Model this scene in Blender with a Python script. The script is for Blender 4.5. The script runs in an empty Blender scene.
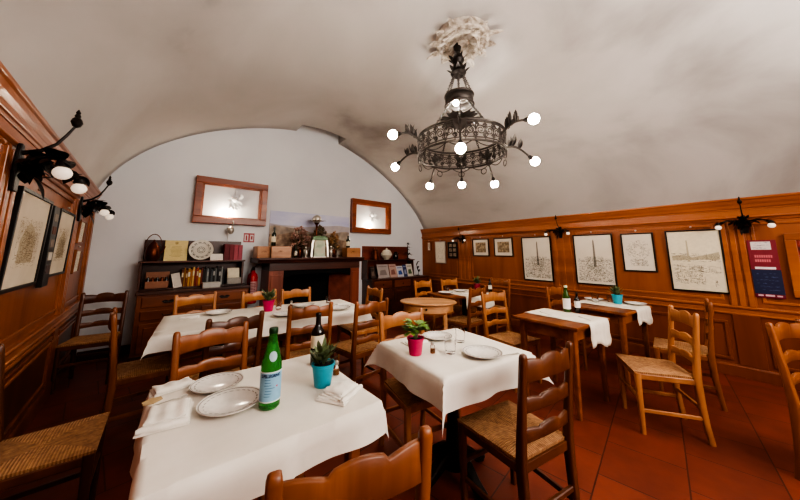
import bpy, math, random
from mathutils import Vector, Matrix
random.seed(7)
R = math.radians; PI = math.pi; sin = math.sin; cos = math.cos
SC = bpy.context.scene
COL = SC.collection

# ------------------------------------------------------------------ helpers
def hx(h):
    h = h.lstrip('#'); v = [int(h[i:i+2], 16)/255 for i in (0, 2, 4)]
    return tuple((c/12.92 if c <= .04045 else ((c+.055)/1.055)**2.4) for c in v) + (1,)

class MB:
    """collects geometry for ONE mesh object"""
    def __init__(s): s.v = []; s.f = []
    def add(s, vs, fs, mat=None):
        o = len(s.v)
        s.v += [tuple(mat @ Vector(p)) if mat else tuple(p) for p in vs]
        s.f += [tuple(i+o for i in f) for f in fs]; return s
    def box(s, x0, x1, y0, y1, z0, z1, mat=None):
        vs = [(x, y, z) for z in (z0, z1) for y in (y0, y1) for x in (x0, x1)]
        return s.add(vs, [(0,2,3,1),(4,5,7,6),(0,1,5,4),(2,6,7,3),(0,4,6,2),(1,3,7,5)], mat)
    def cbox(s, c, d, rz=0, rx=0, ry=0):
        m = Matrix.Translation(c) @ Matrix.Rotation(rz,4,'Z') @ Matrix.Rotation(ry,4,'Y') @ Matrix.Rotation(rx,4,'X')
        return s.box(-d[0]/2, d[0]/2, -d[1]/2, d[1]/2, -d[2]/2, d[2]/2, m)
    def rings(s, rs, caps=True, closed=False):
        n = len(rs[0]); o = len(s.v)
        for r in rs: s.v += [tuple(p) for p in r]
        m = len(rs)
        for i in range(m if closed else m-1):
            a = o+i*n; b = o+((i+1) % m)*n
            for j in range(n): s.f.append((a+j, a+(j+1) % n, b+(j+1) % n, b+j))
        if caps and not closed:
            s.f.append(tuple(o+j for j in reversed(range(n)))); s.f.append(tuple(o+(m-1)*n+j for j in range(n)))
        return s
    def lathe(s, prof, n=24, c=(0,0,0), caps=True, mat=None):
        rs = []
        for r, z in prof:
            ring = [Vector((c[0]+r*cos(2*PI*j/n), c[1]+r*sin(2*PI*j/n), c[2]+z)) for j in range(n)]
            rs.append([mat @ p for p in ring] if mat else ring)
        return s.rings(rs, caps)
    def tube(s, path, r, n=8, closed=False, caps=True):
        P = [Vector(p) for p in path]; m = len(P); rs = []
        up = Vector((0, 0, 1))
        for i in range(m):
            if closed: d = P[(i+1) % m]-P[i-1]
            else: d = P[min(i+1, m-1)]-P[max(i-1, 0)]
            d.normalize()
            a = d.cross(up)
            if a.length < .05: a = d.cross(Vector((1, 0, 0)))
            a.normalize(); b = d.cross(a); b.normalize()
            rr = r[i] if isinstance(r, (list, tuple)) else r
            rs.append([P[i]+(a*cos(2*PI*j/n)+b*sin(2*PI*j/n))*rr for j in range(n)])
        return s.rings(rs, caps, closed)
    def bar(s, path, w, d, xdir=(1,0,0)):
        """rectangular bar with chamfered corners swept along a path; w along xdir; w,d numbers or lists"""
        P = [Vector(p) for p in path]; rs = []; X = Vector(xdir)
        for i in range(len(P)):
            t = (P[min(i+1, len(P)-1)]-P[max(i-1, 0)]).normalized()
            y = t.cross(X).normalized(); x = y.cross(t).normalized()
            ww = (w[i] if isinstance(w, list) else w)/2; dd = (d[i] if isinstance(d, list) else d)/2; c = min(ww, dd)*.35
            rs.append([P[i]+x*a+y*b for a, b in ((ww,dd-c),(ww-c,dd),(-ww+c,dd),(-ww,dd-c),(-ww,-dd+c),(-ww+c,-dd),(ww-c,-dd),(ww,-dd+c))])
        return s.rings(rs)
    def prism(s, poly, a, b, axis='x'):
        """polygon swept from a to b along axis. poly coords are the two other axes in order"""
        def mk(p, t):
            return {'x': (t, p[0], p[1]), 'y': (p[0], t, p[1]), 'z': (p[0], p[1], t)}[axis]
        return s.rings([[mk(p, a) for p in poly], [mk(p, b) for p in poly]])
    def sphere(s, c, r, n=16, sz=1.0):
        m = n//2
        prof = [(max(1e-4, r*sin(PI*i/m)), -r*sz*cos(PI*i/m)) for i in range(m+1)]
        return s.lathe(prof, n, c)
    def quad(s, a, b, c, d): return s.add([a, b, c, d], [(0, 1, 2, 3)])
    def leaf(s, base, d, nrm, L, W, curl=.2, fold=.15):
        """a leaf blade: base point, direction, normal"""
        base = Vector(base); d = Vector(d).normalized(); nrm = Vector(nrm)
        sd = d.cross(nrm)
        if sd.length < .01: sd = d.cross(Vector((1, .3, 0)))
        sd.normalize(); nn = sd.cross(d).normalized()
        vs = []; N = 5
        for i in range(N+1):
            t = i/N; w = W*.5*sin(PI*min(1, t*.92+.08))**.8 if i < N else .0005
            c = base+d*L*t+nn*(-curl*L*t*t)
            vs += [c-sd*w+nn*fold*w, c, c+sd*w+nn*fold*w]
        fs = []
        for i in range(N):
            a = i*3
            fs += [(a, a+1, a+4, a+3), (a+1, a+2, a+5, a+4)]
        return s.add(vs, fs)
    def build(s, name, mat, parent=None, smooth=False, bevel=0, ang=35, solid=0):
        me = bpy.data.meshes.new(name); me.from_pydata(s.v, [], s.f); me.update()
        import bmesh
        bm = bmesh.new(); bm.from_mesh(me); bmesh.ops.recalc_face_normals(bm, faces=bm.faces); bm.to_mesh(me); bm.free()
        if mat: me.materials.append(mat)
        if smooth:
            me.polygons.foreach_set('use_smooth', [True]*len(me.polygons)); me.set_sharp_from_angle(angle=R(ang))
        o = bpy.data.objects.new(name, me); COL.objects.link(o)
        if parent: o.parent = parent
        if solid:
            md = o.modifiers.new('s', 'SOLIDIFY'); md.thickness = solid; md.offset = 0
        if bevel:
            md = o.modifiers.new('b', 'BEVEL'); md.width = bevel; md.segments = 2; md.limit_method = 'ANGLE'; md.angle_limit = R(40)
        return o

def tag(o, label, cat, group=None, kind=None):
    o['label'] = label; o['category'] = cat
    if group: o['group'] = group
    if kind: o['kind'] = kind
    return o
def empty(name, loc=(0,0,0), rz=0, label=None, cat=None, group=None):
    o = bpy.data.objects.new(name, None); COL.objects.link(o); o.empty_display_size = .05
    o.location = loc; o.rotation_euler = (0, 0, rz)
    if label: tag(o, label, cat, group)
    return o
def struct(o):
    o['kind'] = 'structure'; return o
def copy_tree(o, parent=None):
    c = o.copy(); COL.objects.link(c); c.parent = parent
    for ch in list(o.children): copy_tree(ch, c)
    return c
def place(o, loc, rz=None, label=None, group=None):
    o.location = loc
    if rz is not None: o.rotation_euler = (0, 0, rz)
    if label: o['label'] = label
    if group: o['group'] = group
    return o
def text_mesh(body, size, extrude=.0006):
    cu = bpy.data.curves.new('lettering', 'FONT'); cu.body = body; cu.size = size; cu.align_x = 'CENTER'; cu.align_y = 'CENTER'; cu.resolution_u = 3; cu.offset = .0007 if size < .02 else 0
    ob = bpy.data.objects.new('lettering', cu); COL.objects.link(ob)
    dg = bpy.context.evaluated_depsgraph_get(); dg.update()
    me = bpy.data.meshes.new_from_object(ob.evaluated_get(dg))
    vs = [tuple(v.co) for v in me.vertices]; fs = [tuple(p.vertices) for p in me.polygons]
    bpy.data.objects.remove(ob); bpy.data.curves.remove(cu); bpy.data.meshes.remove(me)
    return vs, fs

# ------------------------------------------------------------------ materials
def newmat(name):
    m = bpy.data.materials.new(name); m.use_nodes = True; nt = m.node_tree
    return m, nt, nt.nodes['Principled BSDF']
def plain(name, col, rough=.5, metal=0, trans=0, emit=None, estr=0, ior=1.45, coat=0, bump=0, bscale=40, spec=.5):
    m, nt, b = newmat(name)
    c = hx(col) if isinstance(col, str) else col
    b.inputs['Base Color'].default_value = c; b.inputs['Roughness'].default_value = rough; b.inputs['Metallic'].default_value = metal
    b.inputs['Transmission Weight'].default_value = trans; b.inputs['IOR'].default_value = ior; b.inputs['Coat Weight'].default_value = coat
    b.inputs['Specular IOR Level'].default_value = spec
    if emit: b.inputs['Emission Color'].default_value = hx(emit); b.inputs['Emission Strength'].default_value = estr
    tc = nt.nodes.new('ShaderNodeTexCoord'); n = nt.nodes.new('ShaderNodeTexNoise'); n.inputs['Scale'].default_value = bscale
    nt.links.new(tc.outputs['Object'], n.inputs['Vector'])
    if bump:
        bp = nt.nodes.new('ShaderNodeBump'); bp.inputs['Strength'].default_value = bump; bp.inputs['Distance'].default_value = .01
        nt.links.new(n.outputs['Fac'], bp.inputs['Height']); nt.links.new(bp.outputs['Normal'], b.inputs['Normal'])
    if not trans:
        mx = nt.nodes.new('ShaderNodeMix'); mx.data_type = 'RGBA'
        mx.inputs['A'].default_value = tuple(x*.86 for x in c[:3])+(1,); mx.inputs['B'].default_value = tuple(min(1, x*1.1) for x in c[:3])+(1,)
        nt.links.new(n.outputs['Fac'], mx.inputs['Factor']); nt.links.new(mx.outputs['Result'], b.inputs['Base Color'])
    return m
def noise_mat(name, stops, scale=3, rough=.6, stretch=(1,1,1), detail=5, bump=0, coat=0, coord='Object', rvar=0, bscale=None, dist=0, spec=.5):
    m, nt, b = newmat(name); N = nt.nodes.new; L = nt.links.new
    tc = N('ShaderNodeTexCoord'); mp = N('ShaderNodeMapping'); mp.inputs['Scale'].default_value = stretch
    L(tc.outputs[coord], mp.inputs['Vector'])
    vec = mp.outputs['Vector']
    if rvar:
        oi = N('ShaderNodeObjectInfo'); ad = N('ShaderNodeVectorMath'); ad.operation = 'ADD'; sc = N('ShaderNodeVectorMath'); sc.operation = 'SCALE'
        cb = N('ShaderNodeCombineXYZ')
        for k in 'XYZ': L(oi.outputs['Random'], cb.inputs[k])
        L(cb.outputs[0], sc.inputs[0]); sc.inputs['Scale'].default_value = 17
        L(vec, ad.inputs[0]); L(sc.outputs[0], ad.inputs[1]); vec = ad.outputs[0]
    n = N('ShaderNodeTexNoise'); n.inputs['Scale'].default_value = scale; n.inputs['Detail'].default_value = detail; n.inputs['Distortion'].default_value = dist
    L(vec, n.inputs['Vector'])
    cr = N('ShaderNodeValToRGB'); e = cr.color_ramp.elements
    e[0].position = stops[0][0]; e[0].color = hx(stops[0][1]); e[1].position = stops[-1][0]; e[1].color = hx(stops[-1][1])
    for p, c in stops[1:-1]:
        k = e.new(p); k.color = hx(c)
    L(n.outputs['Fac'], cr.inputs['Fac'])
    out = cr.outputs['Color']
    if rvar:
        hs = N('ShaderNodeHueSaturation'); mr = N('ShaderNodeMapRange'); mr.inputs['To Min'].default_value = 1-rvar; mr.inputs['To Max'].default_value = 1+rvar
        L(oi.outputs['Random'], mr.inputs['Value']); L(mr.outputs[0], hs.inputs['Value']); L(out, hs.inputs['Color']); out = hs.outputs['Color']
    L(out, b.inputs['Base Color'])
    b.inputs['Roughness'].default_value = rough; b.inputs['Coat Weight'].default_value = coat; b.inputs['Coat Roughness'].default_value = .2
    b.inputs['Specular IOR Level'].default_value = spec
    if bump:
        bp = N('ShaderNodeBump'); bp.inputs['Strength'].default_value = bump; bp.inputs['Distance'].default_value = .01
        n2 = N('ShaderNodeTexNoise'); n2.inputs['Scale'].default_value = bscale or scale*4; n2.inputs['Detail'].default_value = 4
        L(vec, n2.inputs['Vector']); L(n2.outputs['Fac'], bp.inputs['Height']); L(bp.outputs['Normal'], b.inputs['Normal'])
    return m

def wood(name, dark, mid, light, rough=.38, axis='z', scale=6, rvar=.12, coat=.12):
    st = {'x': (.12, 1, 1), 'y': (1, .12, 1), 'z': (1, 1, .12)}[axis]
    return noise_mat(name, [(.3, dark), (.5, mid), (.72, light)], scale, rough, st, 6, .06, coat, rvar=rvar, dist=1.2, bscale=scale*3)

M = {}
M['vault'] = noise_mat('vault_plaster', [(.28, '#8b8580'), (.44, '#b2ada8'), (.7, '#c3bfbb')], .55, .95, (1, .7, 1), 7, .12, bscale=9, dist=.6, spec=.1)
M['white'] = noise_mat('white_plaster', [(.3, '#d3d5d8'), (.7, '#dfe1e3')], .8, .95, bump=.08, bscale=12, spec=.1)
M['panel'] = noise_mat('wall_panelling', [(.3, '#723615'), (.5, '#8b4a20'), (.72, '#9d5829')], 3.2, .42, (1, 1, .1), 7, .04, .1, dist=1.0, bscale=14)
M['panel_dark'] = noise_mat('lower_panelling', [(.3, '#5d2a0f'), (.5, '#733714'), (.72, '#84421a')], 3.2, .4, (1, 1, .1), 7, .04, .1, dist=1.0, bscale=14)
M['panel_shade'] = noise_mat('lower_panelling_painted_shade', [(.3, '#40200f'), (.7, '#5e3218')], 3.2, .45, (1, 1, .1), 7, .04, .1, dist=1.0, bscale=14)  # darker copy for the left wall, its shade painted into the colour
M['trim'] = noise_mat('wood_moulding', [(.3, '#7e421a'), (.5, '#985427'), (.72, '#aa6433')], 4, .34, (.1, 1, 1), 6, .03, .2, dist=1.0, bscale=14)
M['chair_honey'] = wood('honey_chair_wood', '#8c5730', '#a56a3c', '#b87f4e', axis='z')
M['chair_mid'] = wood('amber_chair_wood', '#6b3819', '#824922', '#98592e', axis='z')
M['chair_dark'] = wood('walnut_chair_wood', '#42200d', '#552b12', '#6b3a1a', axis='z')
M['table'] = wood('table_wood', '#643213', '#80451d', '#9a5a2a', axis='x')
M['honey_table'] = wood('light_table_wood', '#a5744a', '#bd8c60', '#cfa378', axis='x')
M['dark_wood'] = wood('dark_cabinet_wood', '#34190f', '#462417', '#5a3020', axis='x', rvar=.08)
M['side_wood'] = wood('sideboard_wood', '#5b2b12', '#733a1a', '#894b24', axis='x', rvar=.08)
M['black_wood'] = wood('mantel_wood', '#331a13', '#44241a', '#583023', axis='x', rvar=.05)
M['pine'] = wood('pine_crate_wood', '#8a5a36', '#a8744c', '#bb8a62', axis='x')
M['iron'] = plain('wrought_iron', '#241e1b', .4, .5, bump=.3, bscale=60)
M['iron_grey'] = plain('chandelier_iron', '#453f3b', .45, .6, bump=.3, bscale=60)
M['cloth'] = noise_mat('white_tablecloth', [(.3, '#d9d3c8'), (.7, '#e6e1d8')], 5, .9, bump=.12, bscale=16, spec=.15)
M['napkin'] = noise_mat('white_napkin', [(.3, '#dcd7cd'), (.7, '#e8e4dc')], 12, .9, bump=.15, bscale=60, spec=.15)
M['runner'] = noise_mat('linen_runner', [(.3, '#d2cabb'), (.7, '#e0d9cc')], 9, .92, bump=.15, bscale=50, spec=.1)
M['china'] = plain('white_china', '#dcd8d2', .15, spec=.6)
M['china_rim'] = plain('china_rim_line', '#8f8a84', .25)
M['glass'] = plain('clear_glass', (1, 1, 1, 1), .02, trans=1, ior=1.35)
M['green_glass'] = plain('green_bottle_glass', '#3f9a44', .06, trans=.7, ior=1.4)
M['dark_glass'] = plain('dark_bottle_glass', '#120b08', .08, spec=.7)
M['dkgreen_glass'] = plain('olive_bottle_glass', '#16220c', .08, spec=.7)
M['cream_paper'] = plain('cream_paper', '#d9cfb6', .8)
M['paper'] = noise_mat('print_paper', [(.3, '#d3cab8'), (.7, '#ded6c6')], 3, .8)
M['old_paper'] = noise_mat('aged_print_paper', [(.3, '#c4b7a2'), (.7, '#d2c6b2')], 3, .8)
M['ink'] = plain('print_ink', '#5a564e', .9)
M['ink_soft'] = plain('print_ink_soft', '#857e72', .9)
M['sepia'] = plain('sepia_ink', '#7d674c', .9)
M['black'] = plain('black_frame', '#15100d', .4)
M['soot'] = plain('soot', '#060404', .95)
M['brick'] = noise_mat('hearth_cheek', [(.3, '#6e3526'), (.7, '#8d4a36')], 8, .8, bump=.2)
M['red_label'] = plain('red_paint', '#b01c20', .35)
M['white_paint'] = plain('white_paint', '#dcdad6', .6)
M['opal'] = plain('opal_glass', '#d8cfc2', .25, emit='#ffe7cc', estr=.12)
M['bulb'] = plain('lit_bulb', '#ffffff', .3, emit='#fff0dc', estr=26)
M['teal'] = plain('teal_pot', '#2a9db4', .45)
M['pink'] = plain('pink_pot', '#c2255c', .45)
M['soil'] = plain('soil', '#1c120b', .95, bump=.5)
M['leaf'] = noise_mat('plant_leaf', [(.3, '#3d6b25'), (.7, '#7ba044')], 30, .5)
M['leaf_dark'] = noise_mat('dark_plant_leaf', [(.3, '#3a4a2a'), (.7, '#75845a')], 30, .5)
M['copper'] = plain('old_copper', '#5b2c1a', .35, .75)
M['silver'] = plain('pewter', '#bdb7ae', .3, .7)
M['plaster_orn'] = noise_mat('plaster_ornament', [(.32, '#7f7364'), (.5, '#b0a597'), (.68, '#c8bfb3')], 16, .9, bump=.6)  # dark noise tones stand in for shade in the relief's crevices

def rush_mat():
    m, nt, b = newmat('woven_rush'); N = nt.nodes.new; L = nt.links.new
    tc = N('ShaderNodeTexCoord'); sp = N('ShaderNodeSeparateXYZ'); L(tc.outputs['Object'], sp.inputs[0])
    def mth(op, a, bb=None):
        n = N('ShaderNodeMath'); n.operation = op
        for i, q in enumerate((a, bb)):
            if q is None: continue
            if isinstance(q, (int, float)): n.inputs[i].default_value = q
            else: L(q, n.inputs[i])
        return n.outputs[0]
    ax = mth('ABSOLUTE', sp.outputs['X']); ay = mth('ABSOLUTE', sp.outputs['Y'])
    mn = mth('MINIMUM', ax, ay); st = mth('SINE', mth('MULTIPLY', mn, 520))
    side = mth('GREATER_THAN', ax, ay)  # side triangles coloured lighter to imitate light from one direction
    n = N('ShaderNodeTexNoise'); n.inputs['Scale'].default_value = 45; L(tc.outputs['Object'], n.inputs['Vector'])
    f = mth('ADD', mth('ADD', mth('MULTIPLY', st, .09), mth('MULTIPLY', side, .12)), mth('MULTIPLY', n.outputs['Fac'], .85))
    cr = N('ShaderNodeValToRGB'); e = cr.color_ramp.elements
    e[0].position = .1; e[0].color = hx('#6a4022'); e[1].position = .8; e[1].color = hx('#bf8f62')
    L(f, cr.inputs['Fac']); L(cr.outputs['Color'], b.inputs['Base Color']); b.inputs['Roughness'].default_value = .75
    bp = N('ShaderNodeBump'); bp.inputs['Strength'].default_value = .5; bp.inputs['Distance'].default_value = .004
    L(st, bp.inputs['Height']); L(bp.outputs['Normal'], b.inputs['Normal'])
    return m
M['rush'] = rush_mat()

def tile_mat():
    m, nt, b = newmat('terracotta_tiles'); N = nt.nodes.new; L = nt.links.new
    tc = N('ShaderNodeTexCoord'); mp = N('ShaderNodeMapping'); mp.inputs['Rotation'].default_value = (0, 0, R(-8)); L(tc.outputs['Object'], mp.inputs['Vector'])
    br = N('ShaderNodeTexBrick'); br.offset = .5; br.inputs['Scale'].default_value = 1; br.inputs['Brick Width'].default_value = .42; br.inputs['Row Height'].default_value = .42
    br.inputs['Mortar Size'].default_value = .005; br.inputs['Mortar Smooth'].default_value = .3; br.inputs['Color1'].default_value = hx('#7e3a27'); br.inputs['Color2'].default_value = hx('#6b3021'); br.inputs['Mortar'].default_value = hx('#4e2519')
    L(mp.outputs[0], br.inputs['Vector'])
    n = N('ShaderNodeTexNoise'); n.inputs['Scale'].default_value = 5; n.inputs['Detail'].default_value = 8; L(tc.outputs['Object'], n.inputs['Vector'])
    mx = N('ShaderNodeMix'); mx.data_type = 'RGBA'; mx.blend_type = 'MULTIPLY'; mx.inputs['Factor'].default_value = .55
    cr = N('ShaderNodeValToRGB'); e = cr.color_ramp.elements; e[0].position = .3; e[0].color = (.55, .5, .48, 1); e[1].position = .7; e[1].color = (1.15, 1.1, 1.08, 1)
    L(n.outputs['Fac'], cr.inputs['Fac']); L(br.outputs['Color'], mx.inputs['A']); L(cr.outputs['Color'], mx.inputs['B']); L(mx.outputs['Result'], b.inputs['Base Color'])
    b.inputs['Roughness'].default_value = .5; b.inputs['Specular IOR Level'].default_value = .35
    bp = N('ShaderNodeBump'); bp.inputs['Strength'].default_value = .25; bp.inputs['Distance'].default_value = .01
    ad = N('ShaderNodeMath'); ad.operation = 'SUBTRACT'; L(n.outputs['Fac'], ad.inputs[0]); L(br.outputs['Fac'], ad.inputs[1]); L(ad.outputs[0], bp.inputs['Height'])
    L(bp.outputs['Normal'], b.inputs['Normal'])
    return m
M['tiles'] = tile_mat()

# ------------------------------------------------------------------ camera
cam = bpy.data.cameras.new('camera'); co = bpy.data.objects.new('camera', cam); COL.objects.link(co)
cam.sensor_width = 36; cam.lens = 281/800*36; cam.shift_y = -38/800; cam.clip_start = .02
co.location = (0, 0, 1.38); co.rotation_euler = (R(98.17), 0, R(-39.6)); SC.camera = co

# ------------------------------------------------------------------ room shell
AR = R(3.1); AL = R(2.1); YB = 5.55; YF = -2.8
def rx(y): return 5.082+(y+.02)*math.tan(AR)
def lx(y): return -.81+(YB-y)*math.tan(AL)
RROT = -PI/2-AR; LROT = PI/2+AL
def rwall(y, z=0, off=0): return (rx(y)-off*cos(AR), y+off*sin(AR), z)
def lwall(y, z=0, off=0): return (lx(y)+off*cos(AL), y+off*sin(AL), z)
def bwall(x, z=0, off=0): return (x, YB-off, z)

mb = MB(); mb.quad((-1.6, YF-.3, 0), (6.2, YF-.3, 0), (6.2, YB+.3, 0), (-1.6, YB+.3, 0)); struct(mb.build('floor', M['tiles']))
mb = MB(); mb.box(-1.4, 6.1, YB, YB+.1, -.02, 4.25); struct(mb.build('wall_back', M['white']))
mb = MB(); mb.box(-1.4, 6.1, YF-.1, YF, -.02, 4.25); struct(mb.build('wall_front', M['white']))

# vault
prof = [(-.86,2.08),(-.797,2.226),(-.694,2.45),(-.517,2.71),(-.211,3.018),(.27,3.335),(.841,3.59),(1.431,3.765),(1.917,3.845),(2.35,3.865),(2.83,3.79),(3.36,3.61),(3.945,3.336),(4.591,2.916),(5.119,2.435),(5.40,2.06),(5.47,1.94)]
def spline(pts, n):
    out = []
    for i in range(len(pts)-1):
        p0 = Vector(pts[max(i-1,0)]); p1 = Vector(pts[i]); p2 = Vector(pts[i+1]); p3 = Vector(pts[min(i+2, len(pts)-1)])
        for k in range(n):
            t = k/n
            out.append(.5*((2*p1)+(p2-p0)*t+(2*p0-5*p1+4*p2-p3)*t*t+(3*p1-p0-3*p2+p3)*t**3))
    out.append(Vector(pts[-1])); return out
pp = spline(prof, 5)
NX0, NX1, NY = 1.84, 2.79, 5.2
pz = sorted([(p.x, p.y) for p in pp])
def vz(x):
    for (a, za), (b, zb) in zip(pz, pz[1:]):
        if a <= x <= b: return za+(zb-za)*(x-a)/(b-a)
xs = sorted([p[0] for p in pz if min(abs(p[0]-NX0), abs(p[0]-NX1)) > .03]+[NX0, NX1])
ys = [YF-.05, -2, -1, 0, 1, 2, 3, 4, 4.6, NY, YB+.02]
mb = MB(); L0, L1 = lx(YB)-.05, rx(YB)+.07
def vpt(x, y):
    s = (x-prof[0][0])/(prof[-1][0]-prof[0][0]); a = lx(y)-.05; b = rx(y)+.07
    if y >= NY: return (x, y, vz(x))
    k = (y-NY)/(NY-YF) if y < NY else 0
    return (a+s*(b-a) if y < 4.7 else x, y, vz(x))
vs = [vpt(x, y) for y in ys for x in xs]; nx = len(xs); fs = []
for j in range(len(ys)-1):
    for i in range(nx-1):
        if ys[j] >= NY and xs[i] >= NX0-.001 and xs[i+1] <= NX1+.001: continue
        fs.append((j*nx+i, j*nx+i+1, (j+1)*nx+i+1, (j+1)*nx+i))
mb.add(vs, fs); struct(mb.build('ceiling', M['vault'], smooth=True, ang=60))
mb = MB(); zt = 4.06; ins = [x for x in xs if NX0-.001 <= x <= NX1+.001]
mb.quad((NX0, NY, zt), (NX1, NY, zt), (NX1, YB+.02, zt), (NX0, YB+.02, zt))
mb.quad((NX1, NY, vz(NX1)), (NX1, YB+.02, vz(NX1)), (NX1, YB+.02, zt), (NX1, NY, zt))
mb.quad((NX0, NY, vz(NX0)), (NX0, YB+.02, vz(NX0)), (NX0, YB+.02, zt), (NX0, NY, zt))
for a, b in zip(ins, ins[1:]): mb.quad((a, NY, vz(a)), (b, NY, vz(b)), (b, NY, zt), (a, NY, zt))
struct(mb.build('trim_1', M['vault']))

# panelled side walls: local x to the viewer's right, -y into the room
def wall_obj(o, side):
    o.location = (rwall(0) if side == 'r' else lwall(0)); o.rotation_euler = (0, 0, RROT if side == 'r' else LROT); return struct(o)
tn = [1]
def trim(mb, side, mat, bevel=.004):
    tn[0] += 1; return wall_obj(mb.build('trim_%d' % tn[0], mat, bevel=bevel), side)
def crown_profile(z1):
    return [(.05, z1), (-.07, z1), (-.07, z1-.022), (-.058, z1-.034), (-.05, z1-.06), (-.036, z1-.085), (-.03, z1-.115), (-.02, z1-.122), (-.02, z1-.14), (.05, z1-.14)]
def panel_frame(mb, u0, u1, z0, z1, w=.03, d=.02):
    for a in ((u0, u1, z0, z0+w), (u0, u1, z1-w, z1), (u0, u0+w, z0+w, z1-w), (u1-w, u1, z0+w, z1-w)):
        mb.box(a[0], a[1], -d, .005, a[2], a[3])
def side_wall(side, z1, u0, u1, stiles, name):
    mb = MB(); mb.box(u0, u1, 0, .12, .72, z1-.02); wall_obj(mb.build(name, M['panel']), side)
    mb = MB(); mb.box(u0, u1, 0, .12, 0, .72); mb.box(u0, u1, -.004, .01, .0, .68); trim(mb, side, M['panel_dark'] if side == 'r' else M['panel_shade'], 0)
    mb = MB(); mb.prism(crown_profile(z1), u0, u1); trim(mb, side, M['trim'])
    zf = z1-.14
    mb = MB(); mb.box(u0, u1, -.014, .01, zf-.07, zf); trim(mb, side, M['trim'])
    mb = MB(); mb.prism([(.01, zf-.07), (-.035, zf-.07), (-.04, zf-.085), (-.022, zf-.1), (-.014, zf-.12), (.01, zf-.125)], u0, u1); trim(mb, side, M['trim'])
    mb = MB(); mb.prism([(.01, .78), (-.03, .78), (-.036, .768), (-.03, .75), (-.016, .742), (-.016, .7), (-.024, .695), (-.024, .68), (.01, .675)], u0, u1); trim(mb, side, M['trim'])
    mb = MB(); mb.prism([(.01, .13), (-.02, .13), (-.028, .11), (-.028, 0), (.01, 0)], u0, u1)
    o = wall_obj(mb.build('baseboard_'+('right' if side == 'r' else 'left'), M['panel_dark'], bevel=.004), side)
    zt = zf-.12
    ss = sorted(stiles)
    for c, w in ss:
        mb = MB()
        mb.box(c-w/2, c+w/2, -.016, .01, .78, zt)
        for k in (-1, 0, 1): mb.box(c+k*w*.33-.022, c+k*w*.33+.022, -.034, .0, .78, zt)
        trim(mb, side, M['trim'])
        mb = MB(); mb.box(c-w/2, c+w/2, -.02, .01, .13, .68); trim(mb, side, M['panel_dark'])
    edges = [u0]+[c for c, w in ss]+[u1]; hw = [0]+[w/2 for c, w in ss]+[0]
    for i in range(len(edges)-1):
        a = edges[i]+hw[i]+.04; b = edges[i+1]-hw[i+1]-.04
        if b-a < .25: continue
        mb = MB(); panel_frame(mb, a, b, .83, zt-.03, .025, .014); trim(mb, side, M['trim'])
        mb = MB(); panel_frame(mb, a, b, .17, .6, .03, .022); trim(mb, side, M['panel_dark'])
side_wall('r', 2.0, -5.56, 2.75, [(-4.09, .34), (-1.94, .34), (-.06, .2), (2.1, .3)], 'wall_right')
side_wall('l', 2.18, -2.75, 5.55, [(2.42, .26), (4.36, .2), (.4, .3), (5.5, .1)], 'wall_left')
for k, z in enumerate((.64, .53)):
    mb = MB(); mb.box(-2.75, 5.5, -.022, .01, z, z+.025); trim(mb, 'l', M['trim'])
mb = MB(); mb.box(-.75, 5.35, YB-.02, YB+.01, 0, .12); struct(mb.build('baseboard_back', M['dark_wood'], bevel=.004))

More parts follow.
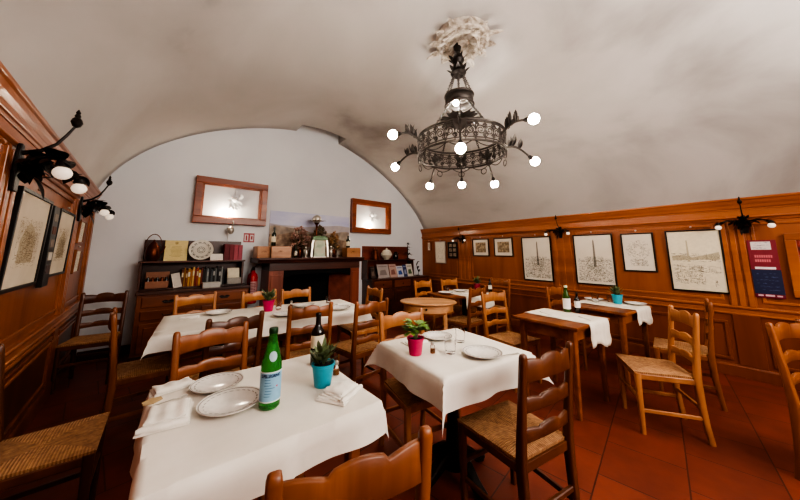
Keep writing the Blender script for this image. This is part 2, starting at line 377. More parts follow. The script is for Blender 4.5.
# ------------------------------------------------------------------ chairs
def slat_mesh(zb, zt, ypos, hw=.175, hump=.02, th=.018):
    mb = MB(); n = 28; rs = []
    for i in range(n+1):
        x = -hw+2*hw*i/n; t = abs(x)/hw
        if t < .42: top = hump*(.45+.55*cos(t/.42*PI/2)**1.0)
        else: top = hump*(.62*sin((t-.42)/.58*PI*.62+.12))*.75
        bot = .010*(1-t*t) if t < .5 else .0075*(1-(t-.5)*2)
        yc = ypos+.022*(1-t*t)
        a, b = zb+bot, zt+top
        c = .003
        rs.append([(x, yc-th/2, a+c), (x, yc-th/2, b-c), (x, yc-th/2+c, b), (x, yc+th/2-c, b), (x, yc+th/2, b-c), (x, yc+th/2, a+c), (x, yc+th/2-c, a), (x, yc-th/2+c, a)])
    return mb.rings(rs)
def make_chair(mk):
    wm = M[mk]
    root = empty('ladder_back_chair', cat='chair', label='x')
    yb = lambda z: .185+(.045 if z > .45 else 0)*((z-.45)/.47)**1.1 if z > .45 else .185+.035*((.45-z)/.45)**2
    for s in (-1, 1):
        zs = [0, .12, .25, .38, .45, .55, .65, .75, .85, .9, .915, .92]
        mb = MB(); mb.bar([(s*(.178+.006*(z/.92)), yb(z), z) for z in zs], [.032, .034, .036, .038, .038, .037, .036, .035, .035, .034, .028, .014], [.034, .036, .04, .044, .044, .038, .034, .03, .03, .03, .024, .012])
        mb.build('back_post', wm, root, smooth=True, ang=50)
        mb = MB(); mb.bar([(s*.195, -.185, 0), (s*.197, -.185, .2), (s*.198, -.185, .44)], [.028, .034, .04], [.028, .034, .04]); mb.build('leg', wm, root, smooth=True, ang=50)
    slat_mesh(.79, .88, yb(.84), .17, .026).build('slat', wm, root, smooth=True, ang=50)
    slat_mesh(.655, .712, yb(.68), .168, .02).build('slat', wm, root, smooth=True, ang=50)
    slat_mesh(.525, .577, yb(.55), .166, .018).build('slat', wm, root, smooth=True, ang=50)
    # rush seat: slightly dished trapezoid
    mb = MB(); n = 10
    def sp(i, j):
        v = -.21+.39*j/n; hw = .212-.03*(j/n); u = -hw+2*hw*i/n
        e = min(1, min(i, n-i, j, n-j)/1.5)
        return (u, v, .452+.012*e-.010*e*(1-abs(2*i/n-1))*(1-abs(2*j/n-1)))
    top = [sp(i, j) for j in range(n+1) for i in range(n+1)]
    bot = [(x*.985, y*.985, .436) for x, y, z in top]
    fs = []
    for j in range(n):
        for i in range(n):
            a = j*(n+1)+i; fs.append((a, a+1, a+n+2, a+n+1)); b = a+(n+1)**2; fs.append((b, b+n+1, b+n+2, b+1))
    ring = [i for i in range(n+1)]+[j*(n+1)+n for j in range(1, n+1)]+[n*(n+1)+i for i in range(n-1, -1, -1)]+[j*(n+1) for j in range(n-1, 0, -1)]
    o2 = (n+1)**2
    for k in range(len(ring)):
        a, b = ring[k], ring[(k+1) % len(ring)]; fs.append((a, a+o2, b+o2, b))
    mb.add(top+bot, fs); mb.build('seat', M['rush'], root, smooth=True, ang=60)
    mb = MB(); mb.box(-.205, .205, -.2, -.172, .395, .437); mb.box(-.175, .175, .165, .19, .395, .437)
    for s in (-1, 1): mb.bar([(s*.196, -.18, .416), (s*.178, .18, .416)], .024, .042, (1, 0, 0))
    mb.build('seat_frame', wm, root, bevel=.003)
    for s in (-1, 1):
        mb = MB(); mb.bar([(s*.196, -.18, .17), (s*.18, .195, .17)], .016, .026); mb.build('stretcher', wm, root)
    mb = MB(); mb.bar([(-.19, -.185, .25), (.19, -.185, .25)], .02, .026, (0, 1, 0)); mb.build('stretcher', wm, root)
    mb = MB(); mb.bar([(-.175, .195, .23), (.175, .195, .23)], .02, .026, (0, 1, 0)); mb.build('stretcher', wm, root)
    return root
protos = {k: make_chair(k) for k in ('chair_honey', 'chair_mid', 'chair_dark')}; used = set()
def chair(kind, bx, by, deg, label, group):
    """bx,by: point under the top slat; deg: heading, 0 faces -y, 180 faces +y, 90 faces +x"""
    k = 'chair_'+kind
    if k in used: c = copy_tree(protos[k])
    else: c = protos[k]; used.add(k)
    a = R(deg); off = .225
    place(c, (bx+off*sin(a), by-off*cos(a), 0), a, label, group); return c
GC = 'ladder-back chairs around the tables'
CH = [
 ('mid', .40, .64, 166, 'ladder-back chair in the foreground seen from behind, its scalloped top rail nearest the viewer'),
 ('dark', -.60, 2.27, 90, 'rush-seated chair at the left edge against the panelled wall, seat lit, back cut off'),
 ('dark', -.50, 4.88, -6, 'dim ladder-back chair standing in the far left corner beside the dark bookcase'),
 ('mid', -.267, 3.26, 94.6, 'chair at the left end of the long white table, back seen edge-on as one post'),
 ('mid', .28, 2.175, 6, 'amber chair behind the two stacked-apart plates on the nearest white table'),
 ('dark', .46, 2.47, 192, 'dark walnut chair at the long table directly behind the nearest amber chair'),
 ('honey', .32, 4.03, 8, 'honey chair on the far side of the long table before the left sideboard drawers'),
 ('honey', .94, 3.84, 5, 'honey chair behind the pink potted plant on the long white table'),
 ('honey', 1.37, 3.78, 6, 'honey chair on the far side of the long table before the black fireplace opening'),
 ('mid', 1.07, 2.56, 172, 'amber chair at the long table just behind the dark wine bottle'),
 ('mid', 1.61, 2.37, 183, 'turned amber chair with visible rush seat at the right near side of the long table'),
 ('honey', 2.22, 3.22, -95, 'honey chair at the right end of the long white table before the right-hand cabinet'),
 ('honey', 1.51, 1.80, -10, 'honey chair behind the bright pink potted plant of the middle square table'),
 ('dark', 1.485, .665, 170, 'dark chair with woven rush seat at right front of the middle square table'),
 ('honey', 3.33, .375, -151, 'honey chair standing alone on the red tiles at right, rush seat turned to the room'),
 ('mid', 4.10, .27, 187, 'shadowed chair close to the right panelled wall behind the lone honey chair'),
 ('honey', 3.09, 1.97, -10, 'honey ladder-back chair at the far end of the bare brown table with runner'),
 ('mid', 3.33, 2.36, 183, 'brown chair at the near side of the far corner table, back toward the viewer'),
 ('honey', 3.40, 3.50, 2, 'left honey chair on the far side of the corner table, behind the oval table'),
 ('honey', 3.97, 3.42, -4, 'right honey chair on the far side of the corner table, below the dark photo sheet'),
 ('mid', 4.20, 1.725, -6, 'brown chair behind the green bottle at the runner table near the right wall'),
 ('mid', 4.68, 2.84, -95, 'brown chair at the right-hand end of the far corner table, nearest the right wall'),
 ('mid', 3.29, -.13, -22, 'ladder-back chair cut by the right edge of the view, seen along its back'),
]
for c in CH: chair(*c, GC)

# ------------------------------------------------------------------ tables
def four_leg_table(w, d, loc, rz, label, mat, group=None, h=.75, splay=0):
    t = empty('dining_table', loc, rz, label, 'table', group)
    MB().box(-w/2, w/2, -d/2, d/2, h-.028, h).build('tabletop', mat, t, bevel=.006)
    a = MB(); i = .05
    a.box(-w/2+i, w/2-i, -d/2+i, -d/2+i+.022, h-.128, h-.028); a.box(-w/2+i, w/2-i, d/2-i-.022, d/2-i, h-.128, h-.028)
    a.box(-w/2+i, -w/2+i+.022, -d/2+i, d/2-i, h-.128, h-.028); a.box(w/2-i-.022, w/2-i, -d/2+i, d/2-i, h-.128, h-.028)
    a.build('apron', mat, t, bevel=.003)
    for sx in (-1, 1):
        for sy in (-1, 1):
            x = sx*(w/2-i-.022); y = sy*(d/2-i-.022)
            MB().bar([(x, y, 0), (x, y, .4), (x, y, h-.13), (x, y, h-.03)], [.034, .048, .058, .058], [.034, .048, .058, .058]).build('leg', mat, t, bevel=.002)
    return t
def drape(w, d, drop, loc, rz, h, label, seed=1, cornerk=.35, group=None):
    """square cloth over a rectangular top: falls over the edges, hangs in points at the corners"""
    rnd = random.Random(seed); n = 44; mb = MB(); W = w+2*drop; D = d+2*drop
    ph = [rnd.uniform(0, 6) for _ in range(8)]
    def axis(n, L, l):
        pts = []
        for i in range(n+1): pts.append(-L/2+L*i/n)
        for e in (-l/2, l/2):
            k = min(range(len(pts)), key=lambda q: abs(pts[q]-e)); pts[k] = e
        return pts
    U = axis(n, W, w); V = axis(n, D, d); vs = []
    for v in V:
        for u in U:
            ox = max(0, abs(u)-w/2); oy = max(0, abs(v)-d/2); sx = 1 if u > 0 else -1; sy = 1 if v > 0 else -1
            x = max(-w/2, min(w/2, u)); y = max(-d/2, min(d/2, v)); r = math.hypot(ox, oy); z = h+.003
            if r > 0:
                if ox > 0 and oy > 0:
                    th = math.atan2(oy, ox); e = cornerk*r*sin(2*th)
                    nxx, nyy = sx*(e*.71+.012*cos(th)), sy*(e*.71+.012*sin(th)); z -= r*(1-.1*sin(2*th))
                else:
                    q = v if ox > 0 else u
                    wv = (.018*sin(q*11+ph[0 if ox else 1]+sx)+.012*sin(q*23+ph[2]+sy))*min(1, r/drop)
                    wv = max(-.01, wv*.55)
                    e = .012*min(1, r/.02)+wv+.03*r
                    nxx, nyy = (sx*e, 0) if ox > 0 else (0, sy*e); z -= r*.985
                x += nxx; y += nyy
            else:
                z += .0012*(1+sin(u*17+ph[3])*sin(v*15+ph[4]))
            vs.append((x, y, z))
    fs = []
    for j in range(n):
        for i in range(n):
            a = j*(n+1)+i; fs.append((a, a+1, a+n+2, a+n+1))
    mb.add(vs, fs); o = mb.build('tablecloth', M['cloth'], smooth=True, ang=70)
    o.location = loc; o.rotation_euler = (0, 0, rz)
    return tag(o, label, 'tablecloth', group)

# nearest table
T1c = (.385, 1.42); four_leg_table(.74, .70, (T1c[0], T1c[1], 0), R(0), 'nearest dining table, hidden under the white cloth with the two plates', M['table'], 'cloth-covered tables')
drape(.77, .735, .12, (T1c[0], T1c[1], 0), R(-.5), .75, 'white tablecloth on the nearest table, carrying two plates and a green bottle', 3, .12, 'white tablecloths')
# middle square table on an iron pedestal
T2c = (1.53, 1.31); T2r = R(-8)
def pedestal_table(w, d, loc, rz, label, L=.24):
    t = empty('pedestal_table', loc, rz, label, 'table', 'cloth-covered tables')
    MB().box(-w/2, w/2, -d/2, d/2, .72, .75).build('tabletop', M['table'], t, bevel=.005)
    MB().lathe([(.10, .70), (.1, .72), (.05, .69), (.036, .62), (.042, .5), (.034, .38), (.046, .26), (.05, .16), (.075, .12), (.08, .06), (.05, .05)], 20).build('column', M['iron'], t, smooth=True)
    for k in range(4):
        a = k*PI/2; c, s = cos(a), sin(a); q = L/.24
        MB().bar([(c*.04, s*.04, .13), (c*.11*q, s*.11*q, .10), (c*.18*q, s*.18*q, .05), (c*.235*q, s*.235*q, .022)], [.07, .07, .06, .06], [.07, .06, .045, .04], (-s, c, 0)).sphere((c*.24*q, s*.24*q, .026), .026, 12).build('foot', M['iron'], t, smooth=True)
    MB().box(-.16, .16, -.02, .02, .69, .72).box(-.02, .02, -.16, .16, .69, .72).build('bracket', M['iron'], t)
    return t
pedestal_table(.70, .67, (T2c[0], T2c[1], 0), T2r, 'middle square table on black iron pedestal under the cloth with pink pot')
drape(.715, .685, .15, (T2c[0], T2c[1], 0), T2r, .75, 'white tablecloth on the middle square table, carrying the bright pink potted plant', 5, .55, 'white tablecloths')
# long pair
T3r = R(-5); c3 = Vector((.93, 3.23)); dx3 = Vector((cos(T3r), sin(T3r)))
for k, s in enumerate((-1, 1)):
    p = c3+dx3*(s*.457)
    pedestal_table(.90, .80, (p.x, p.y, 0), T3r, ('left half of the long table, under its white cloth, nearer the bookcase', 'right half of the long table, under its white cloth, nearer the fireplace')[k])
drape(1.84, .82, .12, (c3.x, c3.y, 0), T3r, .75, 'long white tablecloth stretched over the pair of tables in front of the fireplace', 11, .3, 'white tablecloths')
# oval side table
t = empty('oval_side_table', (2.73, 2.72, 0), R(-50), 'small honey-coloured oval table with rounded apron, standing bare', 'table')
def oval(a, b, z0, z1, n=40): return [[(a*cos(2*PI*j/n), b*sin(2*PI*j/n), z) for j in range(n)] for z in (z0, z1)]
mb = MB(); n = 48
mb.rings([[(q*a*cos(2*PI*j/n), q*b*sin(2*PI*j/n), z) for j in range(n)] for q, a, b, z in ((.96, .37, .27, .722), (1, .37, .27, .73), (1, .37, .27, .744), (.975, .37, .27, .75))]).build('tabletop', M['honey_table'], t, smooth=True)
mb = MB(); mb.rings(oval(.325, .235, .63, .722)).build('apron', M['honey_table'], t, smooth=True)
mb = MB(); mb.rings(oval(.335, .245, .615, .632)); mb.build('moulding', M['chair_mid'], t, smooth=True)
for sx in (-1, 1):
    for sy in (-1, 1): MB().bar([(sx*.23, sy*.15, 0), (sx*.225, sy*.15, .4), (sx*.22, sy*.15, .64)], [.03, .04, .05], [.03, .04, .05]).build('leg', M['honey_table'], t, smooth=True)
MB().sphere((-.0, -.245, .68), .014, 12).build('knob', M['black'], t, smooth=True)
# far corner table, runner table, right wall table
pedestal_table(.98, .62, (3.67, 2.86, 0), R(-8), 'far corner dining table between the oval table and the right wall', .18)
four_leg_table(.68, .61, (3.07, 1.225, 0), R(-5), 'brown wooden table with white runner and green bottle, before the right wall', M['table'], 'bare wooden tables')
four_leg_table(.78, .64, (4.17, 1.12, 0), R(-6), 'brown wooden table against the right wall carrying the teal potted plant', M['table'], 'bare wooden tables')
def runner(x0, x1, y0, y1, dropn, dropf, loc, rz, label, along='y', seed=2):
    rnd = random.Random(seed); mb = MB(); pts = []
    # path along local y: near end hangs, far end hangs
    path = []
    for k in range(8, 0, -1): path.append((y0-.008-.006*sin(k*1.1)*k/8, -dropn*k/8))
    for k in range(15): path.append((y0+(y1-y0)*k/14, .004+.0012*sin(k*2)))
    for k in range(1, 7): path.append((y1+.008, -dropf*k/6))
    n = 14
    for (py, pz) in path:
        for i in range(n+1):
            x = x0+(x1-x0)*i/n
            w = .014*sin(i*1.15)*min(1, max(0, -pz)/.1) if pz < 0 else 0
            pts.append((x, py+(-abs(w) if py < 0 else abs(w)), .751+pz+(.03*sin(i/n*PI*2.0) if pz < -.12 else 0)))
    fs = []
    for j in range(len(path)-1):
        for i in range(n):
            a = j*(n+1)+i; fs.append((a, a+1, a+n+2, a+n+1))
    mb.add(pts, fs); o = mb.build('table_runner', M['runner'], smooth=True, ang=70, solid=.0015); o.location = loc; o.rotation_euler = (0, 0, rz)
    return tag(o, label, 'table runner', 'linen table runners')
runner(-.12, .27, -.306, .306, .20, .02, (3.07, 1.225, 0), R(-5), 'white linen runner hanging off the near end of the brown bottle table')
runner(-.12, .30, -.32, .32, .16, .02, (4.17, 1.12, 0), R(-6), 'white linen runner on the table under the prints, near end hanging down', seed=4)
runner(-.27, .31, -.31, .31, .17, .05, (3.67, 2.86, 0), R(-8), 'white linen runner laid across the far corner table, end hanging toward the room', seed=6)

# ------------------------------------------------------------------ tableware
def make_plate(r=.12):
    mb = MB(); o = mb.lathe([(.001, .006), (r*.55, .005), (r*.66, .012), (r*.97, .021), (r, .024), (r*.99, .02), (r*.66, .005), (r*.5, 0), (.001, 0)], 40, caps=False)
    ob = mb.build('dinner_plate', M['china'], smooth=True)
    m2 = MB(); m2.lathe([(r*.93, .0212), (r*.965, .0222)], 40, caps=False); m2.build('rim_line', M['china_rim'], ob, smooth=True)
    m2 = MB()
    for k in range(24):
        a = 2*PI*k/24; q = r*.80
        m2.leaf((q*cos(a), q*sin(a), .0185), (-sin(a), cos(a), .02), (0, 0, 1), r*.16, r*.05, 0, 0)
    m2.build('rim_pattern', M['china_rim'], ob)
    return tag(ob, 'x', 'plate')
plate0 = make_plate(); pu = [0]
def plate(x, y, label, s=1, z=.7568):
    p = plate0 if not pu[0] else copy_tree(plate0); pu[0] = 1
    place(p, (x, y, z), 0, label, 'white dinner plates'); p.scale = (s, s, s); return p
plate(.265, 1.41, 'white plate nearest the viewer on the nearest table, beside the green bottle', .98)
plate(.245, 1.645, 'white plate at the back of the nearest table, before the amber chair', .9)
plate(1.555, 1.09, 'white plate on the middle square table beside the drinking glasses')
plate(1.60, 1.50, 'white plate at the far corner of the middle square table', .9)
plate(.98, 2.98, 'white plate near the pink pot on the long table, between two chair backs')
plate(1.55, 2.93, 'white plate at the right end of the long table', 1)
plate(.48, 3.50, 'white plate at the far left of the long table', 1)
plate(1.30, 3.33, 'white plate on the far side of the long table before the fireplace', 1)
plate(3.38, 2.98, 'white plate at the left of the far corner table', .95)
plate(3.72, 2.98, 'white plate at the middle of the far corner table, behind the runner', .95)
plate(4.42, 1.325, 'white plate on the far end of the table against the right wall', .9)
plate(4.43, .895, 'white plate on the near end of the table against the right wall', .9)

def folded_napkin(L, W, loc, rz, label, layers=3, seed=1, h=.75):
    rnd = random.Random(seed); mb = MB(); n = 16; m = 8
    def bl(u, v, k): return .003*sin(u*7+k+seed)+.003*sin(v*5+2*k)
    z = 0
    for k in range(layers):
        t = .008; ins = .006*k; vs = []; a = rnd.uniform(-.05, .05)
        for top in (0, 1):
            for j in range(m+1):
                for i in range(n+1):
                    u = -1+2*i/n; v = -1+2*j/m
                    e = min(1, (1-abs(u))*6)*min(1, (1-abs(v))*4)
                    zz = z+(t*(.25+.75*e)+bl(u, v, k)*.9+.003 if top else (bl(u, v, k)*.3+.001 if k else 0))
                    x = u*(L/2-ins); y = v*(W/2-ins)
                    vs.append((x*cos(a)-y*sin(a), x*sin(a)+y*cos(a), max(0, zz)))
        fs = []; q = (n+1)*(m+1)
        for j in range(m):
            for i in range(n):
                c = j*(n+1)+i; fs += [(c, c+1, c+n+2, c+n+1), (c+q, c+q+n+1, c+q+n+2, c+q+1)]
        ring = [i for i in range(n+1)]+[j*(n+1)+n for j in range(1, m+1)]+[m*(n+1)+i for i in range(n-1, -1, -1)]+[j*(n+1) for j in range(m-1, 0, -1)]
        for i in range(len(ring)): b, c = ring[i], ring[(i+1) % len(ring)]; fs.append((b, b+q, c+q, c))
        mb.add(vs, fs); z += t*.9
    # rolled fold along one side
    mb.tube([(-L/2+.004+(L-.008)*i/10, -W/2+.008+.002*sin(i), .013+.001*sin(i*2)) for i in range(11)], [.008]+[.012]*9+[.008], 8)
    o = mb.build('napkin', M['napkin'], smooth=True, ang=70); o.location = (loc[0], loc[1], h+.0065); o.rotation_euler = (0, 0, rz)
    return tag(o, label, 'napkin', 'folded white napkins')
folded_napkin(.165, .14, (.655, 1.21), R(28), 'thick folded white napkin beside the teal pot on the nearest table', 5, 2)
folded_napkin(.155, .19, (.062, 1.465), R(-8), 'large rumpled white napkin at the left edge of the nearest table', 4, 5)
folded_napkin(.15, .10, (.085, 1.76), R(12), 'white napkin lying behind the paper sachet on the nearest table', 2, 7)
folded_napkin(.16, .11, (1.395, 1.53), R(-8), 'flat white napkin beyond the pink pot on the middle square table', 2, 9)
folded_napkin(.15, .11, (.24, 3.46), R(-9), 'small white napkin at the left far side of the long table', 2, 4)
folded_napkin(.16, .10, (1.70, 3.14), R(-9), 'white napkin at the right far corner of the long table', 2, 6)
folded_napkin(.16, .10, (3.55, 2.72), R(-5), 'white napkin on the near edge of the far corner table', 2, 8)

def fork(loc, rz, label, h=.7535):
    mb = MB(); mb.bar([(-.09, 0, .0035), (-.03, 0, .005), (.02, 0, .006), (.04, 0, .004)], [.011, .006, .006, .018], [.002]*4, (0, 1, 0))
    for k in (-1.5, -.5, .5, 1.5): mb.bar([(.04, k*.0052, .004), (.065, k*.0052, .003), (.09, k*.005, .006)], [.0028, .0026, .0018], [.0018]*3, (0, 1, 0))
    o = mb.build('fork', M['silver'], smooth=True); o.location = (loc[0], loc[1], h); o.rotation_euler = (0, 0, rz)
    return tag(o, label, 'fork', 'table forks')
fork((1.67, .99), R(-20), 'metal fork beside the plate on the middle square table')
fork((.07, 1.61), R(12), 'metal fork between napkins at left of the nearest table', .7568).scale = (.7, .7, 1)
fork((3.06, 1.36), R(60), 'metal fork on the far part of the runner of the bottle table', .757)
fork((3.12, 1.03), R(50), 'metal fork on the near part of the runner before the green bottle', .757)

def tumbler(loc, label, h=.75, s=1):
    mb = MB(); mb.lathe([(.0005, .001), (.026, .0), (.029, .01), (.034, .085), (.0325, .085), (.0275, .012), (.0005, .009)], 24, caps=False)
    o = mb.build('drinking_glass', M['glass'], smooth=True); o.location = (loc[0], loc[1], h+.0068); o.scale = (s, s, s)
    return tag(o, label, 'drinking glass', 'clear drinking glasses')
tumbler((1.43, 1.235), 'clear tumbler next to the shaker on the middle square table', s=1.12)
tumbler((1.655, 1.335), 'clear tumbler at the far edge of the middle square table')
tumbler((1.02, 3.34), 'clear tumbler beside the pink pot on the long table')
tumbler((3.54, 3.09), 'clear tumbler between the plates on the far corner table')
tumbler((4.25, 1.26), 'clear tumbler standing left of the teal pot by the right wall', .752, 1.2)
tumbler((4.40, 1.14), 'clear tumbler behind the teal pot by the right wall', .752, 1)
tumbler((1.62, 3.36), 'clear tumbler at the right far end of the long table')

def shaker(loc, label, h=.752):
    r = empty('salt_shaker', (loc[0], loc[1], h+.004), 0, label, 'shaker', 'table shakers')
    MB().lathe([(.013, 0), (.016, .004), (.014, .045), (.011, .05)], 16).build('body', M['glass'], r, smooth=True)
    MB().lathe([(.0125, .003), (.0122, .026)], 14).build('contents', plain('brown_spice', '#8a5a34', .9), r, smooth=True)
    MB().lathe([(.012, .05), (.013, .053), (.012, .064), (.006, .07)], 16).build('cap', M['silver'], r, smooth=True)
shaker((1.345, 1.305), 'small glass shaker right of the bright pink pot on the middle table')
shaker((.735, 1.405), 'small glass shaker half behind the teal pot on the nearest table')
shaker((1.18, 3.40), 'small shaker on the far side of the long table before the fireplace')
mb = MB(); mb.rings([[(.05*cos(a+.3)*1.1, .035*sin(a+.3), z) for a in [2*PI*j/6 for j in range(6)]] for z in (0, .004)])
o = mb.build('paper_sachet', plain('tan_paper', '#b39a72', .7)); o.location = (.015, 1.665, .7545); o.rotation_euler = (0, 0, .5); o.scale = (.7, .8, 1)
tag(o, 'tan paper sachet lying on the back left corner of the nearest table', 'sachet')

def potted_plant(loc, pm, label, kind='leafy', s=1, h=.752, seed=1):
    rnd = random.Random(seed); r = empty('potted_plant', (loc[0], loc[1], h+.004), 0, label, 'potted plant', 'small table plants'); r.scale = (s, s, s)
    MB().lathe([(.001, 0), (.036, 0), (.038, .004), (.05, .088), (.054, .09), (.054, .1), (.049, .1), (.046, .088), (.001, .086)], 28, caps=False).build('pot', pm, r, smooth=True)
    MB().lathe([(.001, .093), (.03, .093), (.047, .088)], 20, caps=False).build('soil', M['soil'], r, smooth=True)
    mb = MB(); st = MB()
    if kind == 'leafy':
        for k in range(11):
            a = rnd.uniform(0, 2*PI); q = rnd.uniform(.01, .05); H = rnd.uniform(.05, .105)
            tip = Vector((q*cos(a), q*sin(a), .09+H)); st.tube([(q*.2*cos(a), q*.2*sin(a), .09), (q*.5*cos(a), q*.5*sin(a), .09+H*.6), tip], .0022, 5)
            for j in range(6):
                b = a+rnd.uniform(-1.6, 1.6); mb.leaf(tip-Vector((0, 0, rnd.uniform(0, .03))), (cos(b), sin(b), rnd.uniform(-.1, .7)), (0, 0, 1), rnd.uniform(.045, .065), rnd.uniform(.026, .036), .25)
        lm = M['leaf']
    else:
        for k in range(46):
            a = rnd.uniform(0, 2*PI); el = rnd.uniform(.15, 1.5); q = rnd.uniform(0, .03)
            mb.leaf((q*cos(a), q*sin(a), .09+rnd.uniform(0, .05)), (cos(a)*cos(el), sin(a)*cos(el), sin(el)), (cos(a), sin(a), 1), rnd.uniform(.05, .085), rnd.uniform(.02, .03), -.15)
        st.tube([(0, 0, .085), (.002, 0, .14)], .006, 6); lm = M['leaf_dark']
    st.build('stem', M['leaf_dark'], r); mb.build('foliage', lm, r, smooth=True)
potted_plant((.632, 1.34), M['teal'], 'succulent in a teal pot on the nearest table, before the wine bottle', 'succ', 1.02, seed=3)
potted_plant((1.25, 1.36), M['pink'], 'leafy plant in a bright pink pot on the middle square table', 'leafy', 1, seed=5)
potted_plant((.91, 3.32), M['pink'], 'bushy plant in a pink pot on the long table near the sideboard', 'succ', 1.15, seed=8)
potted_plant((4.07, 2.90), plain('dull_red_pot', '#8c2c3c', .5), 'small plant in a dull red pot on the far corner table', 'succ', 1.1, seed=9)
potted_plant((4.34, 1.05), M['teal'], 'dark plant in a teal pot on the table against the right wall', 'succ', 1.1, seed=12)

# bottles
def curved_text(mb, body, size, r, zc, phi0, mx=1.0):
    vs, fs = text_mesh(body, size)
    mb.add([(r*sin(x/r*mx+phi0), -r*cos(x/r*mx+phi0), zc+y) for x, y, z in vs], fs)
def label_patch(mb, r, z0, z1, p0, p1, n=20):
    vs = []
    for z in (z0, z1):
        for i in range(n+1):
            p = p0+(p1-p0)*i/n; vs.append((r*sin(p), -r*cos(p), z))
    mb.add(vs, [(i, i+1, i+n+2, i+n+1) for i in range(n)])
def bottle(loc, h, r, gm, label, lab=None, cap=None, z=.752, rot=0, hi=None, kind='bordeaux', name='wine_bottle'):
    b = empty(name, (loc[0], loc[1], z+.004), rot, label, 'bottle')
    if kind == 'bordeaux': pf = [(.001, .004), (r*.85, 0), (r, .006), (r, h*.60), (r*.93, h*.66), (r*.55, h*.73), (r*.40, h*.78), (r*.37, h*.95), (r*.43, h*.955), (r*.43, h*.985), (r*.36, h), (.001, h)]
    else: pf = [(.001, .004), (r*.85, 0), (r, .008), (r, h*.50), (r*.95, h*.57), (r*.72, h*.70), (r*.48, h*.82), (r*.40, h*.90), (r*.42, h*.93), (r*.42, h*.95), (r*.36, h*.955), (.001, h*.955)]
    MB().lathe(pf, 32, caps=False).build('glass', gm, b, smooth=True)
    if lab:
        z0, z1, lm, half = lab; mb = MB(); label_patch(mb, r+.0008, h*z0, h*z1, -half, half); mb.build('label', lm, b, smooth=True)
    if cap:
        MB().lathe([(r*.43, h*.93), (r*.45, h*.935), (r*.45, h*.99), (r*.40, h), (.001, h)], 20).build('cap', cap, b, smooth=True)
    return b
# mineral water bottle with its pale blue label
face = math.atan2(.39, 1.30)  # angle toward viewer
MB_h = .308
bt = bottle((.385, 1.305), MB_h, .04, M['green_glass'], 'green mineral water bottle with pale blue label on the nearest table', (.10, .47, plain('pale_blue_label', '#86b4cf', .6), 2.4), plain('dark_green_cap', '#123a1c', .4, .3), rot=-face, kind='water', name='water_bottle')
mb = MB(); wb = plain('white_band', '#d5dfe2', .6); label_patch(mb, .0412, MB_h*.455, MB_h*.47, -2.4, 2.4); mb.build('label_border', wb, bt); mb = MB(); label_patch(mb, .0412, MB_h*.10, MB_h*.115, -2.4, 2.4); mb.build('label_border', wb, bt)
mb = MB(); curved_text(mb, 'S.PELLEGRINO', .0155, .0415, MB_h*.42, .0, .8); mb.build('lettering', plain('navy_ink', '#12284f', .7), bt)
mb = MB(); rnd = random.Random(4)
for k in range(7):
    zc = MB_h*(.37-.033*k); p0 = -.55+rnd.uniform(-.05, .1); label_patch(mb, .0413, zc, zc+.0022, p0, p0+rnd.uniform(.5, .95), 6)
mb.build('small_print', plain('slate_ink', '#48708f', .7), bt)
mb = MB(); st = [(.0055*(1 if k % 2 == 0 else .42)*cos(PI/2+k*PI/5), .0055*(1 if k % 2 == 0 else .42)*sin(PI/2+k*PI/5)) for k in range(10)]
mb.add([(.0415*sin(.62+x/.0415), -.0415*cos(.62+x/.0415), MB_h*.29+y) for x, y in st], [tuple(range(10))]); mb.build('star', plain('red_star', '#c2273a', .6), bt)
# oval neck label
mb = MB(); vs = []
def gr(zz):
    q = [(.50, 1), (.57, .95), (.70, .72), (.82, .48)]; t = zz/MB_h
    for (a, ra), (b, rb) in zip(q, q[1:]):
        if a <= t <= b: return .04*(ra+(rb-ra)*(t-a)/(b-a))
    return .04
for q in range(7):
    for k in range(24):
        a = 2*PI*k/24; x = .0155*q/6*cos(a); zz = MB_h*.655+.019*q/6*sin(a); rr = gr(zz)+.0012; p = .15+x/rr
        vs.append((rr*sin(p), -rr*cos(p), zz))
mb.add(vs, [(q*24+k, q*24+(k+1) % 24, (q+1)*24+(k+1) % 24, (q+1)*24+k) for q in range(6) for k in range(24)]); mb.build('neck_label', plain('silver_blue_label', '#a9c3cd', .5), bt)
bt = bottle((.715, 1.60), .278, .037, M['dark_glass'], 'dark red-wine bottle with cream label behind the teal pot', (.34, .58, M['cream_paper'], 1.35), plain('black_capsule', '#0e0a0b', .3), rot=-math.atan2(.715, 1.6))
bt = bottle((3.325, 1.25), .268, .036, plain('bright_green_glass', '#35561c', .07, trans=.3), 'green bottle with white label on the runner table', (.12, .52, M['white_paint'], 1.5), plain('pale_cap', '#c9d8b8', .4), rot=-math.atan2(3.3, 1.2), kind='water', z=.756, name='water_bottle')
bt = bottle((3.37, 1.165), .205, .028, M['dark_glass'], 'short dark bottle beside the green bottle on the runner table', (.25, .58, M['white_paint'], 1.2), plain('black_capsule2', '#0e0a0b', .3), rot=-math.atan2(3.3, 1.2), z=.756, name='oil_bottle')
bt = bottle((4.02, 2.62), .20, .03, M['dark_glass'], 'dark bottle on the near right of the far corner table', (.25, .55, M['paper'], 1.1), None, rot=-.9, name='oil_bottle')

# ------------------------------------------------------------------ chandelier
CC = Vector((2.42, 1.87)); CZ = 2.55; az = math.atan2(CC.x, CC.y)
ch = empty('chandelier', (CC.x, CC.y, .04), -az, 'wrought-iron ring chandelier with lit globe bulbs hanging from the vault', 'chandelier')
